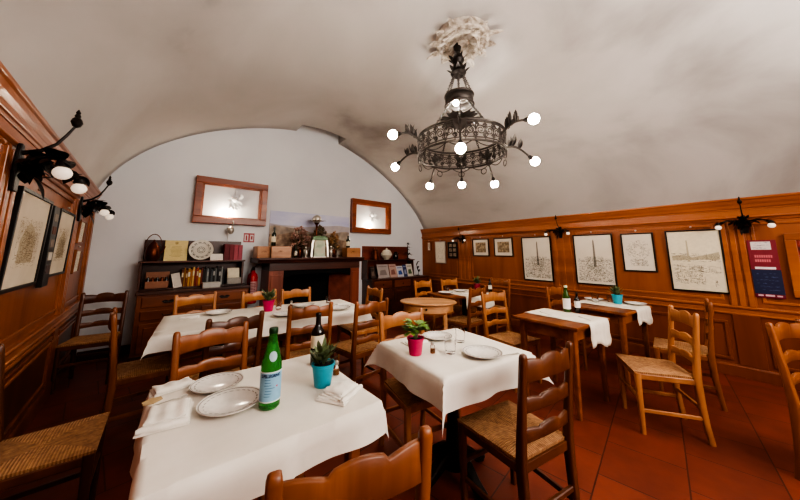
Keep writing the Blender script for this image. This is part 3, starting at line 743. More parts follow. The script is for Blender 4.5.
# local +y = away from the viewer
def circ(r, z, n=48, c=(0, 0)): return [(c[0]+r*sin(2*PI*k/n), c[1]+r*cos(2*PI*k/n), z) for k in range(n)]
RR = .47
mb = MB()
for z in (2.39, 2.595):
    mb.tube(circ(RR, z), .012, 8, True)
for z in (2.415, 2.57): mb.tube(circ(RR+.006, z), .006, 6, True)
mb.build('hoop', M['iron_grey'], ch, smooth=True)
mb = MB()
def scroll(mb, ang, r, zc, s, flip=1):
    pts = []
    for k in range(22):
        t = k/21; th = t*3.6*PI; rad = .032*(1-.75*t)*s
        u = flip*(rad*cos(th)+.028*s*0); w = rad*sin(th); a = ang+u/r
        pts.append((r*sin(a), r*cos(a), zc+w))
    mb.tube(pts, .0055, 5)
for k in range(30):
    a = 2*PI*k/30; scroll(mb, a, RR, 2.492, 1.5, 1 if k % 2 else -1); scroll(mb, a+PI/30, RR, 2.492+(.045 if k % 2 else -.045), 1.0, -1); scroll(mb, a+PI/30, RR, 2.492-(.045 if k % 2 else -.045), .8, 1)
    mb.tube([((RR)*sin(a+PI/30), RR*cos(a+PI/30), 2.40), (RR*sin(a+PI/30), RR*cos(a+PI/30), 2.585)], .005, 5)
mb.build('scrollwork', M['iron_grey'], ch, smooth=True)
mb = MB()
for q in (0, 1):
    for k in range(12):
        a = 2*PI*k/12
        mb.tube([(RR*sin(a+(t-.5)*.5), RR*cos(a+(t-.5)*.5), 2.39-.05*sin(PI*t)) for t in [i/8 for i in range(9)]], .005, 5)
mb.build('festoon', M['iron_grey'], ch, smooth=True)
# crown
mb = MB(); mb.tube(circ(.155, 3.10, 36), .011, 8, True); mb.tube(circ(.155, 2.985, 36), .011, 8, True)
mb.rings([circ(.153, 2.985, 36), circ(.153, 3.10, 36)], caps=False); mb.build('crown_ring', M['iron_grey'], ch, smooth=True, solid=.006)
mb = MB()
for k in range(6):
    a = 2*PI*k/6+.3
    for s in (-.35, 0, .35):
        mb.leaf((.04*sin(a), .04*cos(a), 2.76), (sin(a+s), cos(a+s), .6), (0, 0, 1), .21, .09, .3, .2)
mb.lathe([(.001, 2.70), (.05, 2.74), (.085, 2.80), (.05, 2.83), (.02, 2.86), (.02, 2.98)], 18); mb.build('central_ornament', M['iron_grey'], ch, smooth=True)
for k in range(6):
    a = (.5, -.5, PI-.5, PI+.5, .0, PI)[k]; rq = RR if k < 4 else RR
    def link_chain(p, q, nm, n=26, r=.013):
        P, Q = Vector(p), Vector(q); mb = MB(); d = (Q-P)/n; t = d.normalized(); sd = t.cross(Vector((0, 0, 1))).normalized(); ud = sd.cross(t).normalized()
        for i in range(n):
            c = P+d*(i+.5); x = sd if i % 2 else ud; L = d.length*.72
            mb.tube([c+t*L*cos(2*PI*j/8)+x*r*.62*sin(2*PI*j/8) for j in range(8)], .0042, 4, True)
        mb.build(nm, M['iron_grey'], ch)
    link_chain((.155*sin(a), .155*cos(a), 2.985), (RR*sin(a), RR*cos(a), 2.60), 'chain', 18, .016)
    link_chain((.05*sin(2*PI*k/6), .05*cos(2*PI*k/6), 3.37), (.155*sin(2*PI*k/6), .155*cos(2*PI*k/6), 3.10), 'chain', 14, .016)
mb = MB(); mb.lathe([(.015, 3.80), (.05, 3.74), (.03, 3.64), (.055, 3.60), (.075, 3.54), (.05, 3.50), (.07, 3.44), (.09, 3.38), (.06, 3.35), (.001, 3.34)], 20)
for k in range(8):
    a = 2*PI*k/8; mb.leaf((.05*sin(a), .05*cos(a), 3.38), (sin(a), cos(a), 1.4), (sin(a), cos(a), 0), .10, .05, -.3, .2); mb.leaf((.04*sin(a+.4), .04*cos(a+.4), 3.52), (sin(a+.4), cos(a+.4), 1.6), (sin(a), cos(a), 0), .10, .04, -.3, .2)
mb.build('canopy', M['iron'], ch, smooth=True)
ARMS = [(0, .76, 2.31), (33, .80, 2.28), (-33, .82, 2.30), (75, .86, 2.40), (-75, .85, 2.44), (124, .80, 2.56), (-122, .80, 2.55), (180, .66, 2.34)]
def bulb_light(loc, parent, w):
    l = bpy.data.lights.new('bulb_light', 'POINT'); l.energy = w; l.color = (1, .95, .89); l.shadow_soft_size = .045
    o = bpy.data.objects.new('bulb_light', l); COL.objects.link(o); o.location = loc; o.parent = parent
BW = 30
for deg, r, z in ARMS:
    a = R(deg); s, c = sin(a), cos(a)
    zb = 2.49
    path = [(s*(RR+(r-.09-RR)*t), c*(RR+(r-.09-RR)*t), zb+(z-zb)*t**1.4+.05*sin(PI*t)) for t in [i/8 for i in range(9)]]
    mb = MB(); mb.tube(path, [.013]*5+[.011]*4, 8)
    for t, L in ((.25, .09), (.45, .11), (.65, .09)):
        i = int(t*8); p = Vector(path[i])
        for e in (-1, 1): mb.leaf(p, (s*.5-c*e*.6, c*.5+s*e*.6, .8), (s, c, 0), L, .05, .3, .2)
        mb.leaf(p, (s*.2, c*.2, 1), (c, -s, 0), L*1.25, .045, -.2, .2)
    arm = mb.build('arm', M['iron_grey'], ch, smooth=True)
    d = (Vector(path[-1])-Vector(path[-2])).normalized(); p = Vector(path[-1])
    mb = MB(); mb.tube([p-d*.01, p+d*.01, p+d*.03, p+d*.05], [.012, .022, .026, .022], 12); mb.build('socket', M['iron'], arm, smooth=True)
    q = p+d*.085
    mb = MB(); mb.sphere(q, .048, 18); mb.build('bulb', M['bulb'], arm, smooth=True)
    bulb_light(q+d*.001, ch, BW)
    mb = MB(); rp = Vector((s*(RR+.02), c*(RR+.02), 2.34)); mb.tube([rp+Vector((c*.035*cos(2*PI*k/16), -s*.035*cos(2*PI*k/16), .035*sin(2*PI*k/16)-.02)) for k in range(16)], .005, 5, True); mb.build('hanging_ring', M['iron_grey'], ch, smooth=True)
mb = MB(); mb.tube([(-.03, -.12, 3.10), (-.03, -.12, 3.05), (-.03, -.12, 3.0)], [.012, .02, .02], 10); so = mb.build('socket', M['iron'], ch, smooth=True)
MB().sphere((-.03, -.12, 2.965), .038, 18).build('bulb', M['bulb'], so, smooth=True); bulb_light((-.03, -.12, 2.963), ch, BW)

# ceiling rosette
zc = 3.805
ro = empty('ceiling_rosette', (2.45, 1.82, zc), R(20), 'ornate plaster ceiling rosette above the chandelier with leafy points', 'ceiling rosette')
mb = MB(); mb.lathe([(.31, .06), (.31, .0), (.295, -.025), (.27, -.03), (.255, -.012), (.2, -.012), (.19, -.03), (.165, -.032), (.15, -.015), (.07, -.02), (.06, -.05), (.001, -.055)], 48, caps=False); mb.build('disc', M['plaster_orn'], ro, smooth=True)
mb = MB()
for k in range(16):
    a = 2*PI*k/16; mb.leaf((.08*cos(a), .08*sin(a), -.03), (cos(a), sin(a), -.25), (0, 0, -1), .10, .05, -.4, .3)
    mb.leaf((.2*cos(a+.2), .2*sin(a+.2), -.02), (cos(a+.2), sin(a+.2), -.2), (0, 0, -1), .09, .05, -.4, .3)
for k in range(36):
    a = 2*PI*k/36; mb.sphere((.225*cos(a), .225*sin(a), -.018), .012, 8)
mb.build('relief', M['plaster_orn'], ro, smooth=True)
mb = MB()
for k in range(12):
    a = 2*PI*k/12
    for e in (-.5, 0, .5): mb.leaf((.29*cos(a), .29*sin(a), -.006), (cos(a+e), sin(a+e), -.05), (0, 0, -1), .07 if e else (.10 if k % 3 else .17), .06, -.2, .3)
mb.build('leaf_border', M['plaster_orn'], ro, smooth=True, solid=.012)

# ------------------------------------------------------------------ wall sconces
def sconce(loc, rot, label, lit=False, s=1):
    r = empty('wall_sconce', loc, rot, label, 'wall lamp', 'black iron wall sconces'); r.scale = (s, s, s)
    mb = MB(); mb.prism([(-.03, -.16), (.03, -.16), (.045, -.05), (.03, .06), (.018, .1), (-.018, .1), (-.03, .06), (-.045, -.05)], -.02, -.002, 'y')
    mb.build('backplate', M['iron'], r, bevel=.004)
    mb = MB(); mb.tube([(0, -.015, .05), (0, -.08, .08), (0, -.13, .13), (0, -.16, .19), (0, -.185, .25)], [.012, .01, .008, .007, .006], 8)
    mb.lathe([(.001, 0), (.018, .012), (.026, .035), (.02, .055), (.011, .065), (.014, .075), (.008, .088), (.011, .096), (.005, .108), (.001, .115)], 14, c=(0, -.19, .245)); mb.build('spike_flower', M['iron'], r, smooth=True)
    mb = MB(); rnd = random.Random(3)
    for k in range(30):
        a = rnd.uniform(0, PI); el = rnd.uniform(-1.1, 1.0)
        mb.leaf((.04*cos(a), -.03-.04*sin(a), rnd.uniform(-.08, .06)), (cos(a)*cos(el), -sin(a)*cos(el), sin(el)), (0, 0, 1), rnd.uniform(.07, .14), rnd.uniform(.03, .05), rnd.uniform(-.3, .4), .2)
    mb.build('leaves', M['iron'], r, smooth=True)
    for e in (-1, 1):
        mb = MB(); path = [(e*.01, -.02, -.02), (e*.07, -.09, .01), (e*.14, -.15, .02), (e*.2, -.19, .0), (e*.235, -.205, -.02)]
        mb.tube(path, [.013, .012, .011, .01, .01], 8)
        for i in (1, 2, 3):
            p = Vector(path[i])
            for q in (-1, 0, 1): mb.leaf(p, (e*.7, -.5*q, .5-.6*abs(q)), (0, 0, 1), .10, .06, .4, .2)
        ar = mb.build('arm', M['iron'], r, smooth=True)
        MB().lathe([(.008, .01), (.024, 0), (.03, -.03), (.024, -.032)], 14, c=(e*.238, -.207, -.015)).build('lamp_holder', M['iron'], ar, smooth=True)
        MB().sphere((e*.24, -.208, -.076), .036, 18, .95).build('globe', M['opal'], ar, smooth=True)
sconce(lwall(2.42, 1.86, .034), LROT, 'nearest black iron sconce on the left wall with two white globes', s=1)
sconce(lwall(4.36, 1.86, .034), LROT, 'far black iron sconce on the left wall near the white corner')
sconce(rwall(4.09, 1.70, .034), RROT, 'far black iron sconce on the right wall above the small dark picture', s=.72)
sconce(rwall(1.94, 1.74, .034), RROT, 'black iron sconce on the right wall between the two tall obelisk prints', s=.74)
sconce(rwall(-.045, 1.72, .034), RROT, 'nearest black iron sconce on the right wall above the red and blue poster', s=.78)

# ------------------------------------------------------------------ framed prints
def strokes(mb, w, h, x0, x1, z0, z1, n, rnd, y=-.0128, L=(.01, .04), t=.0016, dens=None):
    for _ in range(n):
        x = rnd.uniform(x0, x1); z = z0+(z1-z0)*(rnd.random()**1.4 if dens else rnd.random()); l = rnd.uniform(*L); a = rnd.choice((0, 0, PI/2, rnd.uniform(-1, 1)))
        dx, dz = cos(a)*l/2, sin(a)*l/2; px, pz = -sin(a)*t/2, cos(a)*t/2
        c = [(x-dx-px, z-dz-pz), (x+dx-px, z+dz-pz), (x+dx+px, z+dz+pz), (x-dx+px, z-dz+pz)]
        if all(x0-.002 <= q[0] <= x1+.002 and z0-.002 <= q[1] <= z1+.002 for q in c): mb.add([(q[0], y, q[1]) for q in c], [(0, 1, 2, 3)])
def poly(mb, pts, y): mb.add([(p[0], y, p[1]) for p in pts], [tuple(range(len(pts)))])
def framed(loc, rot, w, h, label, fw=.018, fm='black', pm='paper', kind='obelisk', seed=1, mat=0, group='framed prints on the panelling', ink='ink', tilt=1.5):
    r = empty('framed_print', loc, rot, label, 'picture', group)
    r.rotation_euler = (R(tilt), 0, rot)
    mb = MB()
    for a in ((-w/2, w/2, -h/2, -h/2+fw), (-w/2, w/2, h/2-fw, h/2), (-w/2, -w/2+fw, -h/2+fw, h/2-fw), (w/2-fw, w/2, -h/2+fw, h/2-fw)): mb.box(a[0], a[1], -.022, 0, a[2], a[3])
    mb.build('frame', M[fm], r, bevel=.002)
    MB().box(-w/2+fw, w/2-fw, -.012, -.002, -h/2+fw, h/2-fw).build('paper', M[pm], r)
    rnd = random.Random(seed); mb = MB(); iw, ih = w/2-fw-mat, h/2-fw-mat
    if kind == 'obelisk':
        ox = rnd.uniform(-.04, .06)*w
        mb2 = MB(); poly(mb2, [(ox-.018, -.15*h), (ox+.018, -.15*h), (ox+.010, .36*h), (ox, .40*h), (ox-.010, .36*h)], -.0126); mb2.build('obelisk_drawing', M['ink_soft'], r)
        strokes(mb, w, h, -iw*.92, iw*.92, -ih*.9, -ih*.02, 900, rnd, L=(.008, .03), dens=1, t=.0024)
        strokes(mb, w, h, ox-.12, ox+.12, -ih*.6, ih*.12, 380, rnd, L=(.006, .03), t=.0024)
        for k in range(26):
            x = -iw*.9+iw*1.8*k/26; z = -ih*.05+rnd.uniform(0, .09)*h; strokes(mb, w, h, x, min(iw*.92, x+.05), -ih*.1, z, 8, rnd, L=(.01, .04))
    elif kind == 'view':
        mb2 = MB(); poly(mb2, [(-iw*.25-.012, -.02*h), (-iw*.25+.012, -.02*h), (-iw*.25+.006, .33*h), (-iw*.25-.006, .33*h)], -.0126)
        poly(mb2, [(-iw*.9, 0), (-iw*.9, .07*h), (-iw*.5, .09*h), (-iw*.1, .05*h), (iw*.4, .09*h), (iw*.9, .14*h), (iw*.9, .02*h)], -.0125); mb2.build('skyline_drawing', plain('pale_ink', '#b3a88e', .9), r)
        strokes(mb, w, h, -iw*.92, iw*.92, -.02*h, .12*h, 240, rnd, L=(.006, .03)); strokes(mb, w, h, -iw*.9, iw*.3, -.38*h, -.06*h, 200, rnd, L=(.01, .05), t=.0024); strokes(mb, w, h, -iw*.3, iw*.9, -.2*h, -.08*h, 60, rnd, L=(.02, .06))
        strokes(mb, w, h, iw*.6, iw*.72, -.4*h, -.3*h, 40, rnd, L=(.008, .03))
    elif kind == 'crest':
        for k in range(220):
            a = rnd.uniform(0, 2*PI); q = rnd.uniform(.3, 1)*.36*min(w, h); x = q*cos(a); z = q*sin(a)*1.0+.06*h; strokes(mb, w, h, x-.012, x+.012, z-.012, z+.012, 2, rnd, L=(.006, .018), t=.0028)
        strokes(mb, w, h, -iw*.6, iw*.6, -.36*h, -.18*h, 140, rnd, L=(.01, .04), t=.0024)
    elif kind == 'small':
        mb2 = MB(); poly(mb2, [(-iw, -ih), (iw, -ih), (iw, ih), (-iw, ih)], -.0124); mb2.build('image', noise_mat('sepia_image', [(.35, '#6b5538'), (.65, '#b7a283')], 22, .8), r)
        strokes(mb, w, h, -iw, iw, -ih, ih, 140, rnd, L=(.01, .04))
    elif kind == 'building':
        mb2 = MB(); poly(mb2, [(-iw*.5, -ih*.5), (iw*.45, -ih*.5), (iw*.4, ih*.1), (iw*.2, ih*.3), (-iw*.1, ih*.42), (-iw*.35, ih*.2), (-iw*.5, 0)], -.0124); mb2.build('wash', plain('sepia_wash', '#b5a78e', .9), r)
        strokes(mb, w, h, -iw*.7, iw*.7, -ih*.6, ih*.5, 420, rnd, L=(.01, .05)); strokes(mb, w, h, -iw*.4, iw*.5, -ih*.5, ih*.2, 200, rnd, L=(.01, .04), t=.003)
    elif kind == 'text':
        for k in range(12): strokes(mb, w, h, -iw*.75, iw*.75, ih*(.7-.12*k)-.004, ih*(.7-.12*k)+.006, 10, rnd, L=(.01, .03), t=.003)
    elif kind == 'photos':
        mb2 = MB()
        for a in range(2):
            for b in range(3): x = (-.5+a)*iw*.95; z = (b-1)*ih*.62; poly(mb2, [(x-iw*.36, z-ih*.22), (x+iw*.36, z-ih*.22), (x+iw*.36, z+ih*.22), (x-iw*.36, z+ih*.22)], -.0125)
        mb2.build('photo_prints', noise_mat('faded_photos', [(.35, '#5a4636'), (.65, '#a08c78')], 25, .6), r)
    if mb.v: mb.build('drawing', M[ink], r)
    m3 = MB(); m3.sphere((0, -.012, h/2+.035), .011, 10); m3.build('hanging_hook', M['silver'], r, smooth=True)
    return r
def rprint(y0, y1, z0, z1, label, **k): return framed(rwall((y0+y1)/2, (z0+z1)/2, .012), RROT, abs(y1-y0), z1-z0, label, **k)
def lprint(y0, y1, z0, z1, label, **k): return framed(lwall((y0+y1)/2, (z0+z1)/2, .012), LROT, abs(y1-y0), z1-z0, label, **k)
rprint(5.32, 5.19, 1.42, 1.65, 'tiny pale framed card at the far end of the right wall', fm='chair_mid', kind='text', seed=21)
rprint(5.02, 4.66, 1.11, 1.65, 'tall white framed notice near the far end of the right wall', fm='silver', kind='text', seed=22)
rprint(4.58, 4.28, 1.24, 1.63, 'small dark framed photo sheet beneath the far right sconce', fm='black', pm='soil', kind='photos', seed=23)
rprint(3.82, 3.40, 1.30, 1.67, 'left one of the two small sepia prints in cream mounts on the right wall', kind='small', mat=.06, seed=24)
rprint(3.27, 2.85, 1.30, 1.67, 'right one of the two small sepia prints, next to the first obelisk print', kind='small', mat=.06, seed=25)
rprint(2.66, 2.12, .875, 1.66, 'tall obelisk drawing in black frame left of the middle right-wall sconce', seed=26)
rprint(1.76, 1.22, .885, 1.66, 'tall obelisk drawing in black frame above the teal potted plant', seed=27)
rprint(1.12, .755, 1.115, 1.65, 'smaller drawing of a crest-like ornament between the two large prints', kind='crest', seed=28, ink='ink_soft')
rprint(.635, .14, .90, 1.66, 'large yellowed city-view drawing with a column, nearest the viewer on the right', kind='view', pm='cream_paper', seed=29)
lprint(2.60, 3.30, 1.15, 1.76, 'large framed sepia print of buildings nearest on the left wall', kind='building', pm='old_paper', seed=31, fw=.022, ink='sepia')
lprint(3.60, 4.22, 1.18, 1.75, 'second framed sepia print on the left wall, beyond the narrow dark board', kind='building', pm='old_paper', seed=32, fw=.02, ink='sepia')
lprint(4.62, 4.95, 1.48, 1.74, 'small upper frame on the left wall near the white corner', fm='chair_mid', kind='text', seed=33)
lprint(4.62, 4.95, 1.15, 1.41, 'small lower frame on the left wall near the white corner', fm='chair_mid', kind='text', seed=34)
# narrow dark notice board
r = empty('notice_board', lwall(3.45, 1.43, .012), LROT, 'narrow dark board of little cards between the two left-wall prints', 'notice board')
MB().box(-.085, .085, -.03, 0, -.31, .31).build('board', M['black'], r, bevel=.003)
for k in range(5):
    z = .22-.1*k; o = MB().box(-.05, .05, -.033, -.03, z-.03, z+.03).build('card', plain('board_card_%d' % k, ['#8d8378', '#6e4a40', '#8c7d72', '#c4bcb0', '#5b4a48'][k], .8), r)
# red and blue poster
r = empty('poster', rwall(-.137, 1.205, .019), RROT, 'narrow poster, red above and navy below, under the nearest right sconce', 'poster')
pw, ph = .20, .62
MB().box(-pw/2, pw/2, -.006, 0, -.02*ph, ph/2).build('upper_field', plain('poster_red', '#7a2a34', .4), r)
MB().box(-pw/2, pw/2, -.006, 0, -ph/2, -.02*ph).build('lower_field', plain('poster_navy', '#232a48', .4), r)
MB().box(-.075, .062, -.0075, -.006, .33*ph, .47*ph).build('white_box', plain('poster_white', '#c9c0bf', .6), r)
mb = MB(); rnd = random.Random(8)
for k in range(3): strokes(mb, 1, 1, -.07, .057, .35*ph+.028*k, .35*ph+.028*k+.01, 16, rnd, y=-.0082, L=(.006, .02), t=.004)
mb.build('box_print', plain('poster_grey', '#8d8389', .6), r)
mb = MB()
for k in range(2):
    for j in range(8 if k == 0 else 7): mb.box(-.06+j*.0155, -.06+j*.0155+.011, -.0078, -.006, (.19-.075*k)*ph, (.19-.075*k)*ph+.028)
mb.build('red_heading', plain('poster_pink', '#c46a72', .6), r)
MB().box(-.07, .07, -.0078, -.006, -.01*ph, .028*ph).build('white_bar', plain('poster_white2', '#d8d2d2', .6), r)
mb = MB()
for k in range(6): strokes(mb, 1, 1, -.075, .075, (-.09-.055*k)*ph-.004, (-.09-.055*k)*ph+.006, 14, rnd, y=-.0078, L=(.008, .024), t=.004)
mb.build('small_print', plain('poster_blue_grey', '#4a5478', .6), r)
MB().box(-.03, .03, -.0078, -.006, -.475*ph, -.445*ph).box(-.08, -.045, -.0078, -.006, -.475*ph, -.45*ph).box(.045, .08, -.0078, -.006, -.475*ph, -.45*ph).build('logo_strip', plain('poster_logos', '#c9a4ac', .6), r)
MB().box(-pw/2, pw/2, -.007, -.0055, -ph/2, -.435*ph).build('bottom_strip', plain('poster_red2', '#6c2230', .4), r)
# wide wooden frame at the right edge
r = empty('framed_picture', rwall(-.62, 1.25, .012), RROT, 'wide honey wooden frame with reddish picture at the right edge of view', 'picture')
w, h, fw = .66, .66, .075; mb = MB()
for a in ((-w/2, w/2, -h/2, -h/2+fw), (-w/2, w/2, h/2-fw, h/2), (-w/2, -w/2+fw, -h/2+fw, h/2-fw), (w/2-fw, w/2, -h/2+fw, h/2-fw)): mb.box(a[0], a[1], -.035, 0, a[2], a[3])
mb.build('frame', M['trim'], r, bevel=.006)
MB().box(-w/2+fw, w/2-fw, -.014, 0, -h/2+fw, h/2-fw).build('picture', noise_mat('red_picture', [(.35, '#3d1210'), (.55, '#8a2a22'), (.68, '#c9a79a')], 9, .4), r)

# ------------------------------------------------------------------ back wall: lit niches, mural
def lit_frame(x0, x1, z0, z1, label, seed, gx, wat):
    cx, cz = (x0+x1)/2, (z0+z1)/2; w, h = x1-x0, z1-z0; fw = .105
    r = empty('lit_relief_frame', (cx, YB-.002, cz), 0, label, 'lit picture', 'wooden lit frames on the back wall')
    mb = MB()
    for a in ((-w/2, w/2, -h/2, -h/2+fw), (-w/2, w/2, h/2-fw, h/2), (-w/2, -w/2+fw, -h/2+fw, h/2-fw), (w/2-fw, w/2, -h/2+fw, h/2-fw)): mb.box(a[0], a[1], -.10, 0, a[2], a[3])
    mb.build('frame', wood('frame_wood_%d' % seed, '#6e3218', '#8a4422', '#9d552e', axis='x', rvar=.03), r, bevel=.008)
    mb = MB(); f = fw
    for a in ((-w/2+f, w/2-f, -h/2+f, -h/2+f+.02), (-w/2+f, w/2-f, h/2-f-.02, h/2-f), (-w/2+f, -w/2+f+.02, -h/2+f, h/2-f), (w/2-f-.02, w/2-f, -h/2+f, h/2-f)): mb.box(a[0], a[1], -.075, 0, a[2], a[3])
    mb.build('inner_moulding', M['side_wood'], r, bevel=.004)
    MB().box(-w/2+f, w/2-f, -.02, 0, -h/2+f, h/2-f).build('panel', M['white'], r)
    rnd = random.Random(seed); mb = MB()
    for k in range(14):
        a = rnd.uniform(0, 2*PI); q = rnd.uniform(.0, .08)
        mb.leaf((.03+q*cos(a), -.021, .03+q*sin(a)*1.3), (cos(a+.8), -.12, sin(a+.8)), (0, -1, 0), .11, .05, -.1, .3)
    mb.sphere((.03, -.022, .06), .05, 14); mb.build('relief', M['white'], r, smooth=True)
    l = bpy.data.lights.new('niche_light', 'POINT'); l.energy = wat; l.color = (1, .85, .65); l.shadow_soft_size = .02
    o = bpy.data.objects.new('niche_light', l); COL.objects.link(o); o.parent = r; o.location = (gx-cx, -.085, -h/2+fw+.04)
    MB().sphere((gx-cx, -.085, -h/2+fw+.012), .012, 10).build('lamp', M['white_paint'], r, smooth=True)
lit_frame(.28, 1.36, 1.85, 2.61, 'left wooden frame with softly lit white relief, above the bookcase', 41, .74, 4)
lit_frame(3.13, 4.23, 1.82, 2.59, 'right wooden frame with softly lit white relief, right of the landscape panel', 42, 3.6, 4)
r = empty('landscape_panel', (2.275, YB-.003, 1.725), 0, 'long painted landscape of pale sky and brown hills above the mantel', 'picture')
w, h = 1.66, .86
MB().box(-w/2, w/2, -.015, 0, -h/2, h/2).build('sky', noise_mat('painted_sky', [(.3, '#b3b8d8'), (.7, '#d2d3e2')], 2, .7, (1, 1, 3)), r)
def hills(base, amp, y, mat, name, seed):
    rnd = random.Random(seed); p = [rnd.uniform(0, 6) for _ in range(3)]; n = 40; vs = []
    for i in range(n+1):
        x = -w/2+w*i/n; z = base+amp*(sin(x*2.2+p[0])+.5*sin(x*5.1+p[1])+.2*sin(x*13+p[2])); vs += [(x, y, -h/2), (x, y, z)]
    MB().add(vs, [(2*i, 2*i+2, 2*i+3, 2*i+1) for i in range(n)]).build(name, mat, r)
hills(.19, .025, -.016, noise_mat('far_hills', [(.3, '#a59ea6'), (.7, '#bbb2b0')], 6, .8), 'far_hills', 2)
hills(.10, .04, -.017, noise_mat('near_hills', [(.3, '#83766c'), (.5, '#9d8e80'), (.7, '#b3a594')], 9, .8), 'near_hills', 5)
hills(-.03, .05, -.018, noise_mat('foreground_fields', [(.3, '#765f50'), (.5, '#967d68'), (.7, '#b8a088')], 12, .8), 'fields', 9)
# wall lamp with cord under the left frame
r = empty('small_wall_lamp', (.82, YB-.002, 1.785), 0, 'small bare lamp with hanging white cord under the left lit frame', 'wall lamp'); r.scale = (1.3, 1.3, 1.3)
MB().lathe([(.03, 0), (.03, -.012), (.001, -.015)], 16, mat=Matrix.Rotation(-PI/2, 4, 'X')).build('rosette', M['silver'], r, smooth=True)
MB().tube([(0, -.01, 0), (0, -.06, -.01), (.01, -.09, .02), (.02, -.1, .06), (.015, -.09, .09)], .007, 6).build('bracket', M['silver'], r, smooth=True)
MB().sphere((-.005, -.09, -.03), .04, 14, 1.2).build('shade', M['silver'], r, smooth=True)
MB().tube([(-.01, -.012, -.02), (-.012, -.008, -.06), (-.02, -.008, -.11), (-.015, -.008, -.165)], .004, 5).build('cord', M['white_paint'], r)
# extinguisher sign
r = empty('wall_sign', (1.12, YB-.002, 1.635), 0, 'small square red and white safety sign above the fire extinguisher', 'sign')
MB().box(-.085, .085, -.004, 0, -.08, .08).build('plate', plain('sign_red', '#a5404a', .5), r)
mb = MB(); mb.box(-.07, -.012, -.0055, -.004, -.06, .055).box(.015, .07, -.0055, -.004, -.06, .055); mb.build('white_fields', plain('sign_white', '#cfc3c3', .5), r)
mb = MB(); mb.box(-.052, -.03, -.0065, -.0055, -.05, .03).box(-.047, -.035, -.0065, -.0055, .03, .045).box(.03, .055, -.0065, -.0055, -.03, .03); mb.build('pictogram', plain('sign_red2', '#9a2a34', .5), r)
# fire extinguisher
r = empty('fire_extinguisher', (1.185, 5.36, .535), 0, 'red fire extinguisher with white label hanging beside the fireplace', 'fire extinguisher')
MB().lathe([(.001, 0), (.07, .0), (.08, .015), (.08, .42), (.07, .47), (.035, .51), (.03, .54)], 24).build('cylinder', M['red_label'], r, smooth=True)
MB().lathe([(.03, .535), (.032, .57), (.02, .59), (.001, .6)], 14).box(-.015, .075, -.012, .012, .59, .605).bar([(-.01, 0, .575), (.05, -.0, .625), (.09, 0, .64)], .02, .01, (0, 1, 0)).build('valve', M['black'], r)
MB().tube([(-.02, -.03, .57), (-.05, -.09, .55), (-.06, -.092, .4), (-.055, -.092, .2), (-.05, -.092, .12)], .010, 7).build('hose', M['black'], r, smooth=True)
mb = MB(); label_patch(mb, .0812, .17, .36, -.8, .8); mb.build('label', plain('ext_label', '#b98f8d', .6), r)
mb = MB()
for k in range(6): label_patch(mb, .0818, .2+.025*k, .209+.025*k, -.6, .6-.1*(k % 3), 8)
mb.build('label_print', plain('ext_print', '#7a1a1f', .6), r)
MB().box(-.03, .03, .08, .188, .3, .34).build('bracket', M['black'], r)

# ------------------------------------------------------------------ fireplace
fp = empty('fireplace', (2.23, YB, 0), 0, 'dark wooden fireplace with deep mantel shelf and black opening', 'fireplace')
fx = lambda x: x-2.23
D = -.52
MB().prism([(0, 1.285), (D-.06, 1.285), (D-.06, 1.255), (D-.03, 1.235), (D-.02, 1.20), (0, 1.20)], fx(1.17), fx(3.17)).build('mantel_shelf', M['black_wood'], fp, bevel=.005)
MB().box(fx(1.36), fx(3.10), D+.02, -.001, 1.07, 1.20).build('lintel', M['black_wood'], fp, bevel=.004)
for a, b in ((1.36, 1.60), (2.90, 3.10)):
    MB().box(fx(a), fx(b), D+.03, -.001, 0, 1.07).box(fx(a)+.03, fx(b)-.03, D+.015, D+.03, .16, 1.0).build('pilaster', wood('pilaster_wood_%d' % int(a*10), '#6a3222', '#80422e', '#945038', axis='z', rvar=.02), fp, bevel=.005)
MB().box(fx(1.60), fx(2.90), -.03, -.002, 0, 1.07).build('firebox_back', M['soot'], fp)
mb = MB(); mb.add([(fx(1.60), D+.06, 0), (fx(1.60), D+.06, 1.07), (fx(1.75), -.03, 1.07), (fx(1.75), -.03, 0)], [(0, 1, 2, 3)]); mb.build('left_cheek', M['soot'], fp)
mb = MB(); mb.add([(fx(2.90), D+.06, 0), (fx(2.90), D+.06, 1.07), (fx(2.62), -.10, .95), (fx(2.62), -.10, 0)], [(0, 1, 2, 3)]); mb.build('right_cheek', M['brick'], fp)
mb = MB(); mb.add([(fx(1.60), D+.05, 1.07), (fx(2.90), D+.05, 1.07), (fx(2.90), D+.05, .93), (fx(2.70), D+.05, .99), (fx(1.8), D+.05, .99), (fx(1.60), D+.05, .93)], [(0, 1, 2, 3, 4, 5)]); mb.build('hood', M['soot'], fp, solid=.01)
MB().box(fx(1.60), fx(2.90), D-.05, -.03, 0, .06).build('hearth', M['brick'], fp, bevel=.004)
# on the mantel
MZ = 1.286
def crate(x, y, w, d, h, rz, label):
    r = empty('wine_crate', (x, y, MZ), rz, label, 'crate', 'wooden wine crates on the mantel')
    mb = MB()
    for a in ((-w/2, w/2, -d/2, -d/2+.012), (-w/2, w/2, d/2-.012, d/2)): mb.box(a[0], a[1], a[2], a[3], .0, h)
    for e in (-1, 1): mb.box(e*(w/2-.006)-.006, e*(w/2-.006)+.006, -d/2+.012, d/2-.012, 0, h)
    mb.box(-w/2, w/2, -d/2, d/2, 0, .01); mb.build('body', M['pine'], r, bevel=.002)
    MB().box(-w/2+.004, w/2-.004, -d/2+.004, d/2-.004, h, h+.01).build('lid', M['pine'], r, bevel=.002)
    mb = MB(); rnd = random.Random(int(w*1000))
    for k in range(14):
        a = rnd.uniform(0, PI); q = rnd.uniform(.01, .045); mb.tube([(q*cos(a+t)*1.6, -d/2-.0008, h*.5+q*.7*sin(a+t)) for t in (0, .3, .6, .9)], .0012, 4)
    mb.build('burnt_mark', plain('burnt_brand', '#55290f', .8), r)
    return r
